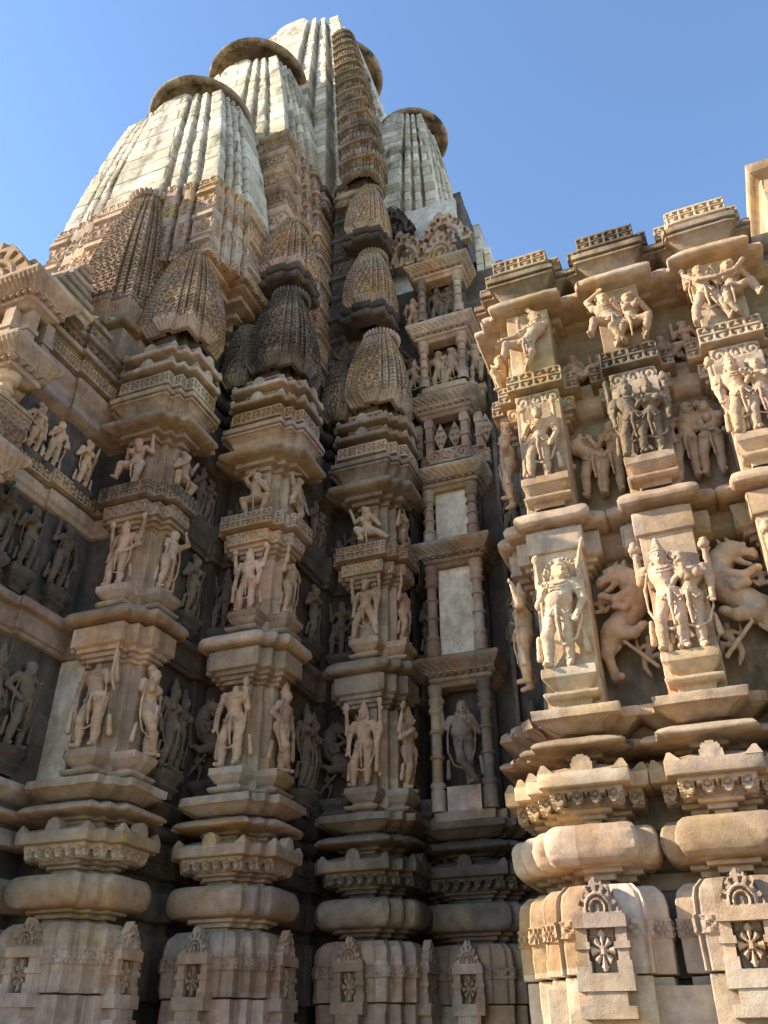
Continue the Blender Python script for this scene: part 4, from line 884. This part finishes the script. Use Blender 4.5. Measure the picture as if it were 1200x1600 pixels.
for y in (4.86, 5.1): mk('short_post', *join([boxq(W0, -6.28, -6.06, y-.06, y+.06, 6.38, 6.98), boxq(W0, -6.28, -6.04, y-.08, y+.08, 6.66, 6.72)]), M['sand'], b, smooth=False)
bw('scroll_band', [(-.2, 6.38), (-.02, 6.385), (-.02, 6.52), (-.2, 6.53)], 'pale', f=p_scroll(6.39, 6.51, .14), ru=.011, rv=.011, rough=.002)
eave_set(bw, 6.95)
relief('gable', Fr(-6.75, 4.80, 7.38), 1.3, .85, h_gable(1.3), lambda u, v: np.abs(u) < np.clip((1-v)/.92, 0, 1)**.8*.93+.06, M['pale'], b, res=.014, thick=.12)
for k in range(6):
    w = .52-.07*k; z = 7.4+.26*k
    bx = [(-7.4, 5.5+.03*k), (-7.4, 4.95+.16*k), (-6.05-.10*k, 4.95+.16*k), (-6.05-.10*k, 5.6+.05*k)]
    sweep('roof_step', bx, [(-.1, z), (.0, z), (.0, z+.08), (.05, z+.09), (.06, z+.15), (.0, z+.2), (-.08, z+.27), (-.3, z+.27)], M['sand'], b, chip=.06)
# ------------------------------------------------------------------ niche tower with colonnettes
t = thing('niche_tower', (-2.78, 9.7, GZ), 'slender niche tower with paired colonnettes and two blank plaster panels', 'niche tower')
fd = Fr(-2.78, 9.47, 0)
PD = [(-.60, .9), (-.60, .20), (-.47, .20), (-.47, .08), (-.36, .08), (-.36, 0), (.36, 0), (.36, .08), (.47, .08), (.47, .20), (.60, .20), (.60, .9)]
base_parts(t, fd, PD, [fd], [M['sand'], M['soot'], M['soot'], M['soot'], M['sand'], M['soot']], niche_w=.29)
dw = lambda n, pr, m='sand', **k: sweep(n, [(x, y) for x, y in PD], pr, M[m], t, fr=fd, **k)
PDN = rect(.80, .6, .0)
dn = lambda n, pr, m='sand', **k: sweep(n, PDN, pr, M[m], t, fr=fd, **k)
sweep('core', [(-.9, .9), (-.9, .42), (1.3, .42)], [(0, GZ), (0, 11.3)], M['weath'], t, fr=fd, rv=.15, rough=.006)
mk('core', *boxq(W0, -3.7, -1.5, 9.98, 10.6, GZ, 8), M['deep'], t, smooth=False)
sweep('core', rect(.74, .7, .30), [(0, 2), (0, 12.3)], M['weath'], t, fr=fd, rv=.15)
def d_cornice(z, dp=0, m='sand'):
    dn('soffit', [(-.2, z), (-.02, z+.0), (.0, z+.05), (.04+dp, z+.06), (.05+dp, z+.10), (.0, z+.11)], m)
    dn('swag_fringe', [(.0, z+.085), (.075+dp, z+.09), (.08+dp, z+.17), (.0, z+.17)], m, f=p_fringe(z+.095, z+.165, .08, .05), ru=.01, rv=.01, rough=.001, chip=0)
    dn('ribbed_eave', [(-.02, z+.165), (.07+dp, z+.165), (.10+dp, z+.20), (.15+dp, z+.26), (.16+dp, z+.30), (.16+dp, z+.33), (.12+dp, z+.36), (-.3, z+.44)], m, f=lambda e, s, L, zz: np.where((zz > z+.18) & (zz < z+.285), p_ribs(.065, .024, .7, z)(e, s, L, zz), 0), ru=.011, rv=.014, rough=.002)
def colonnette(x, z0, z1, m, r=.075):
    h = z1-z0
    pr_ = [(r*1.15, 0), (r*1.15, .16*h), (r*.9, .17*h), (r*1.2, .19*h), (r*1.25, .21*h), (r*.9, .23*h), (r*.85, .24*h), (r*.85, .40*h), (r*1.15, .41*h), (r*1.15, .425*h), (r*.85, .435*h), (r*.83, .60*h), (r*1.15, .61*h), (r*1.15, .625*h), (r*.83, .64*h), (r*.83, .76*h), (r*1.2, .78*h), (r*1.25, .80*h), (r*.95, .82*h), (r*1.15, .86*h), (r*1.25, .89*h), (r*1.0, .91*h), (r*1.2, .94*h), (r*1.3, 1.0*h)]
    lathe('colonnette', (x, .04, z0), pr_, m, t, n=24, fr=fd)
dw('ledge', [(-.2, 2.2), (.0, 2.2), (.0, 2.34), (-.4, 2.35)])
mk('pedestal_block', *boxq(fd, -.20, .20, .02, .4, 2.33, 2.62), M['pink'], t, smooth=False)
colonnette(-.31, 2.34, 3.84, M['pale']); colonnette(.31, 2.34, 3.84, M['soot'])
d_cornice(3.82)
colonnette(-.31, 4.22, 5.50, M['pale']); colonnette(.31, 4.22, 5.50, M['pink'])
mk('plaster_panel', *relief_vq(fd.sub(0, .19, 4.2), .46, 1.3, lambda u, v: .006*vnoise(np.stack([u*2, v*3, 0*u], -1), 2), None, .04, .10), M['smooth'], t)
d_cornice(5.48)
colonnette(-.31, 5.88, 6.72, M['sand']); colonnette(.31, 5.88, 6.72, M['pink'])
mk('plaster_panel', *relief_vq(fd.sub(0, .19, 5.85), .46, .9, lambda u, v: .004*vnoise(np.stack([u*2, v*3, 0*u], -1), 3), None, .04, .10), M['smooth'], t)
d_cornice(6.70)
dw('swag_fringe', [(-.15, 7.10), (-.08, 7.12), (-.08, 7.20), (-.15, 7.2)], 'sand', f=p_fringe(7.12, 7.195, .08, .05), ru=.011, rv=.011, rough=.001, chip=0)
dw('scroll_band', [(-.15, 7.19), (-.03, 7.2), (-.03, 7.43), (-.3, 7.44)], 'pale', f=p_scroll(7.215, 7.415, .22, .022), ru=.011, rv=.011, rough=.002)
for x in (-.46, -.27, .27, .46):
    y = .03 if abs(x) < .4 else .14
    mk('short_post', *join([boxq(fd, x-.05, x+.05, y, y+.2, 7.42, 8.05), boxq(fd, x-.065, x+.065, y-.015, y+.19, 7.60, 7.64), boxq(fd, x-.065, x+.065, y-.015, y+.19, 7.86, 7.99)]), M['pale'], t, smooth=False)
for x in (-.11, .11, .58): relief('lace_lozenge', fd.sub(x, .12, 7.43), .20, .52, lambda u, v: 0*u, m_lace, M['pale'], t, res=.008, thick=.03)
d_cornice(8.03)
dw('ledge', [(-.2, 8.40), (-.04, 8.42), (-.04, 8.52), (.0, 8.54), (.0, 8.64), (-.4, 8.66)])
colonnette(-.31, 8.64, 9.58, M['pale'], .07); colonnette(.31, 8.64, 9.58, M['pale'], .07)
d_cornice(9.56)
dw('ledge', [(-.3, 9.94), (-.08, 9.95), (-.08, 10.05), (-.4, 10.06)])
colonnette(-.31, 10.05, 10.98, M['soot'], .07); colonnette(.31, 10.05, 10.98, M['pale'], .07)
d_cornice(10.95)
relief('small_gable', fd.sub(.05, .10, 11.36), .72, .78, h_gable(1.2), m_ogee, M['pale'], t, res=.012, thick=.10)
for x, y, z, w, h, m in ((.02, .42, 12.05, 1.15, .95, 'pale'), (-.72, .34, 11.75, 1.0, .95, 'sand'), (-.93, .42, 12.75, .9, .85, 'weath')):
    relief('pierced_gable', fd.sub(x, y, z), w, h, lambda u, v: h_gable(1.6)(u*.9, v), lambda u, v: (np.abs(u) < np.clip((1-v)/.92, 0, 1)**.8*.9+.1) & ~((np.hypot(u, (v-.42)*1.3) < .2)) & ~((np.sin(u*15)*np.sin(v*13+1) > .62)), M[m], t, res=.013, thick=.12)
for k in range(4): sweep('stepped_course', [(-1.5, .95+.2*k), (-1.5, .45+.16*k), (.55-.0*k, .45+.16*k), (.55, .95+.2*k)], [(-.2, 10.5+.42*k), (.0, 10.5+.42*k), (.05, 10.55+.42*k), (.05, 10.64+.42*k), (-.05, 10.70+.42*k), (-.05, 10.95+.42*k)], M['weath'], t, fr=fd)
for k in range(3): mk('ribbed_pilaster', *boxq(fd, .56+.12*k, .66+.12*k, .5+.12*k, 1.4, 9.0, 12.6-.5*k), M['plaster'], t, smooth=False)
sweep('side_strip', [(.60, .42), (.60, .30), (.66, .30), (.66, .42)], [(0, 2.2), (0, 9)], M['weath'], t, fr=fd, rough=.01)
sweep('side_strip', [(.94, .42), (.94, .28), (1.05, .28), (1.05, .42)], [(0, 2.2), (0, 9)], M['weath'], t, fr=fd, rough=.01)
put('dancing_statue', 'brown pot-bellied dancing deity between the two lowest colonnettes', fd.sub(0, .15, 2.62), P(s=1.0, pose='cross', crown='round', arms=('stump', 'bent', 'up', None), belly=.03, hip=.02, attr=('', '', 'lotus'), turn=1), .009, M['pink'])
for z, lab in ((2.6, 'lowest small attendant in the strip right of the colonnettes'), (4.35, 'small standing attendant right of the larger plaster panel'), (5.9, 'small attendant right of the smaller plaster panel')):
    put('attendant_statue', lab, fd.sub(.80, .42, z), P(s=.92 if z < 5 else .72, female=True, crown='cone', arms=('bent', 'down'), hip=.03 if z < 4 else -.03), .012, SD)
put_couple('golden sunlit couple between colonnettes, lower of the two upper niches', fd.sub(0, .28, 8.66), couple(dict(s=.82, ox=-.12, pose='stand', crown='round', arms=('up', 'bent')), dict(s=.82, ox=.11, pose='wide', crown='bun', arms=('bent', 'hip'))), .011, SL)
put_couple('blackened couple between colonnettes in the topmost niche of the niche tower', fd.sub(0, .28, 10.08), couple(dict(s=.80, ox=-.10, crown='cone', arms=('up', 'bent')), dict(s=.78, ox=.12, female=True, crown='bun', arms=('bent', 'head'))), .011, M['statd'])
put('attendant_statue', 'leaning attendant left of the golden couple', fd.sub(-.50, .20, 8.60), P(s=.72, crown='cone', arms=('down', 'bent'), pose='wide'), .011, ST)
put('attendant_statue', 'attendant left of the blackened couple', fd.sub(-.50, .20, 10.05), P(s=.70, crown='round', arms=('bent', 'down')), .011, ST)
put('attendant_statue', 'sunlit attendant in profile right of the golden couple', fd.sub(.50, .20, 8.62), P(s=.74, crown='bun', arms=('bent', 'hip')), .011, SL)
put('dancer_statue', 'dim crouching dancer on the ledge far left of the golden couple', fd.sub(-.80, .42, 9.3), P(s=.8, pose='dance', crown='bun', arms=('head', 'bent')), .012, SD)
# ------------------------------------------------------------------ the great spire
t = thing('temple_spire', (-7.1, 12.4, GZ), 'tall clustered temple spire of pale plaster with stone ring discs', 'spire')
def big_spire(c, wx, wy, z0, z1, zc, k, p, ra, name='sub_spire', rc=None, zr=0, mat='plaster', zs=None):
    pl = SP*np.array((wx, wy)) + np.array(c); cv = curve(z0, z1, k, p); zs = z0 if zs is None else zs; rc = rc or c
    def rows(e, s, L, z):
        v = z/.62-np.floor(z/.62); wide = L > .3
        return np.where(wide, .05*(v < .16) + .03*((v > .3) & (v < .36)) - .02*((v > .16) & (v < .24)), 0) + p_filig(.16, .155, .03)(e, s, L, z)*(v > .36)
    o = sweep(name, pl, [(0, zc-.05), (0, z1)], M[mat], t, ru=.10, rv=.06, rough=.008, chip=.03, scale=cv, center=c, bev=.02, f=lambda e, s, L, z: -.014*((z/.34-np.floor(z/.34)) < .05) + .012*vnoise(np.stack([e*3.1, z*0, np.floor(z/.34)*1.7], -1), 1, 5))
    sweep('carved_base', pl, [(-.3, zs), (.02, zs+.01), (.02, zc), (-.02, zc+.02)], M['sand'], o, f=rows, ru=.02, rv=.02, rough=.003, chip=.03, scale=cv, center=c)
    # rounded heads of the central bands above the top
    kk = k
    for x0, x1, y, hh in ((-.33, .33, -1, 1.25), (.39, .49, -.96, 2.6), (-.49, -.39, -.96, 2.6), (.545, .645, -.915, 1.8)):
        w_ = (x1-x0)*kk*wx/2; xc = c[0]+(x0+x1)/2*kk*wx; yf = c[1]+y*kk*wy; a = np.linspace(0, pi, 15); H = w_*hh
        X = np.concatenate([[xc+w_], xc+w_*np.cos(a), [xc-w_]]); Z = np.concatenate([[z1-.3], z1-.02+H*np.sin(a)**.8, [z1-.3]])
        m = len(X); rows = []
        for q, (sh, dy) in enumerate(((.86, .0), (.97, .05), (1.0, .14), (1.0, abs(y)*kk*wy*.8))):
            rows.append(np.stack([xc+(X-xc)*sh, np.full(m, yf+dy-.012)+.25*np.clip(Z-z1, 0, 9), z1-.3+(Z-z1+.3)*(.94 if q == 0 else 1)], -1))
        V = np.concatenate(rows+[np.array([[xc, yf-.012, z1-.2]])]); T = []
        for q in range(3):
            for p_ in range(m-1):
                b0 = q*m+p_; T += [(b0, b0+1, b0+m+1), (b0, b0+m+1, b0+m)]
        T += [(4*m, p_+1, p_) for p_ in range(m-1)]
        mk('band_head', V, np.array(T), M[mat], o, sharp=50)
    if ra:
        lathe('ring_disc', (rc[0], rc[1], z1+.02+zr), torus_prof(ra, ra*.072), M['ring'], o, n=96, ribs=0)
    return o
big_spire((-7.1, 12.4), 4.05, 4.05, 7.0, 24.3, 13.8, .38, 1.53, 1.25, 'main_spire', zs=13.4, rc=(-6.45, 12.8))
sweep('carved_base', SP*3.42 + np.array((-7.1, 12.4)), [(.0, 6), (0, 14.2), (-.4, 14.22)], M['weath'], t, f=lambda e, s, L, z: .05*((z/.5-np.floor(z/.5)) < .2) + p_filig(.17, .16, .03)(e, s, L, z)*((z/.5-np.floor(z/.5)) > .25), ru=.025, rv=.025)
big_spire((-6.98, 7.75), 1.9, 1.2, 8.0, 14.75, 11.6, .60, 2.2, 1.0, rc=(-6.92, 7.86), zr=.48, zs=9.7)
mk('spire_core', *boxq(W0, -8.6, -5.75, 7.05, 9.4, 6, 9.8), M['deep'], t, smooth=False)
sweep('corbel_course', SQ*np.array((1.9, 1.2)) + np.array((-6.98, 7.75)), [(-.55, 9.10), (-.42, 9.12), (-.42, 9.26), (-.30, 9.28), (-.30, 9.33), (-.36, 9.35), (-.36, 9.44), (-.18, 9.47), (-.18, 9.56), (-.24, 9.57), (-.24, 9.63), (-.10, 9.66), (-.10, 9.74), (-.5, 9.76)], M['sand'], t, chip=.05)
big_spire((-7.1, 9.5), 2.36, 1.48, 9.0, 18.9, 14.7, .48, 2.3, 1.17, rc=(-7.05, 9.68), zr=.55)
o = big_spire((-4.2, 12.4), 1.45, 2.3, 9.5, 18.9, 12.0, .50, 2.22, .92, rc=(-4.12, 12.25), zr=.34)
# ringed shaft up the corner of the main spire
cvm = curve(7.0, 24.3, .38, 1.53); nT = 15; zt = 13.95
root = t; blocks = []; k = 0
while zt < 21.9:
    w = 4.05*float(cvm(zt)); hw = .40*float(cvm(zt))/.9; dz = .74*float(cvm(zt))/.88
    cx, cy_ = -7.1+.855*w, 12.4-.855*w
    pl = SP*hw + np.array((cx, cy_))
    o = sweep('shaft_block', pl, [(-.05, zt-.02), (.0, zt), (.0, zt+dz*.55), (.05, zt+dz*.58), (.05, zt+dz*.66), (-.06, zt+dz*.68), (-.06, zt+dz*.95)], M['dim'], root, f=lambda e, s, L, z: np.where(z < zt+dz*.52, p_filig(.13, dz*.28, .035)(e, s, L, z), 0), ru=.02, rv=.02, rough=.003)
    lathe('ribbed_ring', (cx-.02, cy_+.02, zt+dz*.84), [(a, b) for a, b in ring_prof(hw*1.26, dz*.26)], M['dim'], o, n=120, ribs=34, ramp=.14)
    zt += dz; k += 1
# carved tiers on the corner of the second spire
for k in range(5):
    z = 11.75+.62*k; w = 2.3*float(curve(9.0, 18.6, .50, 2.3)(z)); hw = .26-.005*k
    c = (-7.1+.90*w-.24, 9.5-.90*w*.63+.22)
    sweep('carved_tier', rect(hw*2, hw*2, -hw), [(-.2, z-.02), (.04, z), (.06, z+.04), (.06, z+.09), (.0, z+.10), (.0, z+.14), (.02, z+.15), (.02, z+.40), (.05, z+.41), (.08, z+.46), (.08, z+.54), (.0, z+.60), (-.05, z+.72)], M['sand'], root,
          f=lambda e, s, L, zz: np.where((zz > z+.16) & (zz < z+.39), p_filig(.15, .23, .03)(e, s, L, zz), np.where((zz > z+.46) & (zz < z+.54), p_ribs(.05, .02)(e, s, L, zz), 0)), fr=Fr(c[0], c[1], 0), ru=.014, rv=.014, rough=.003)
# plastered block beside the second spire
pb = thing('plaster_block', (-3.3, 11.0, 11.5), 'plain white plastered block above the pierced gables, half in sun', 'wall')
sweep('block_face', [(-4.1, 11.8), (-4.1, 9.98), (-2.54, 9.98), (-2.54, 11.8)], [(0, 11.3), (0, 13.55), (-.3, 13.6), (-2, 13.62)], M['white'], pb, rough=.008, rv=.1)
sweep('block_edge', [(-2.60, 10.12), (-2.46, 10.12), (-2.46, 11.8)], [(0, 11.3), (0, 13.85), (-.1, 13.86)], M['weath'], pb, rough=.012)
mk('beam_stub', *boxq(Fr(-2.85, 9.98, 12.95, 0), -.12, .12, -.12, .1, 0, .12), M['white'], pb, smooth=False)
mk('beam_stub', *boxq(Fr(-3.5, 9.98, 12.75, 0), -.03, .03, -.10, .1, 0, .22), M['weath'], pb, smooth=False)
# little roof turret at the right edge of the sunlit row
t = thing('roof_turret', (1.75, 6.6, 7.0), 'arched stone turret standing on the roof edge at the right border', 'turret')
sweep('turret_block', [(1.46, 7.4), (1.46, 6.42), (3.1, 6.42)], [(-.1, 6.5), (.0, 6.52), (.0, 6.75), (-.08, 6.8), (-.08, 7.55), (.0, 7.6), (.02, 7.7), (-.1, 7.78), (-.4, 7.9)], M['gold'], t, chip=.07)
sweep('turret_shield', [(1.62, 6.6), (1.62, 6.30), (2.6, 6.30)], [(-.05, 6.7), (.0, 6.72), (.0, 7.20), (-.05, 7.34), (-.2, 7.4)], M['gold'], t, chip=.05)
# ------------------------------------------------------------------ light, sky, camera
EL, AZ = 27, 18.5
sd = np.array((-cos(R(AZ))*cos(R(EL)), -sin(R(AZ))*cos(R(EL)), sin(R(EL))))
w = bpy.data.worlds.new('World'); bpy.context.scene.world = w; w.use_nodes = True
nt = w.node_tree; sky = nt.nodes.new('ShaderNodeTexSky'); sky.sky_type = 'NISHITA'; sky.sun_disc = False
sky.sun_elevation = R(EL); sky.sun_rotation = math.atan2(sd[0], sd[1]); sky.air_density = 1.0; sky.dust_density = .15; sky.ozone_density = 3.0
nt.links.new(sky.outputs[0], nt.nodes['Background'].inputs[0]); nt.nodes['Background'].inputs[1].default_value = .15
l = bpy.data.lights.new('sun', 'SUN'); l.energy = 5.0; l.angle = R(.53); l.color = (1, .89, .72)
lo = bpy.data.objects.new('sun', l); C.objects.link(lo)
from mathutils import Vector
lo.rotation_euler = Vector(-sd).to_track_quat('-Z', 'Y').to_euler()
cam = bpy.data.cameras.new('camera'); co = bpy.data.objects.new('camera', cam); C.objects.link(co)
cam.sensor_fit = 'VERTICAL'; cam.sensor_height = 36; cam.lens = 36*1330/1600; cam.clip_end = 2000
co.rotation_euler = (R(90+32.7), 0, R(21.6))
sc = bpy.context.scene; sc.camera = co
sc.view_settings.view_transform = 'Standard'; sc.view_settings.look = 'None'; sc.view_settings.exposure = 1.3
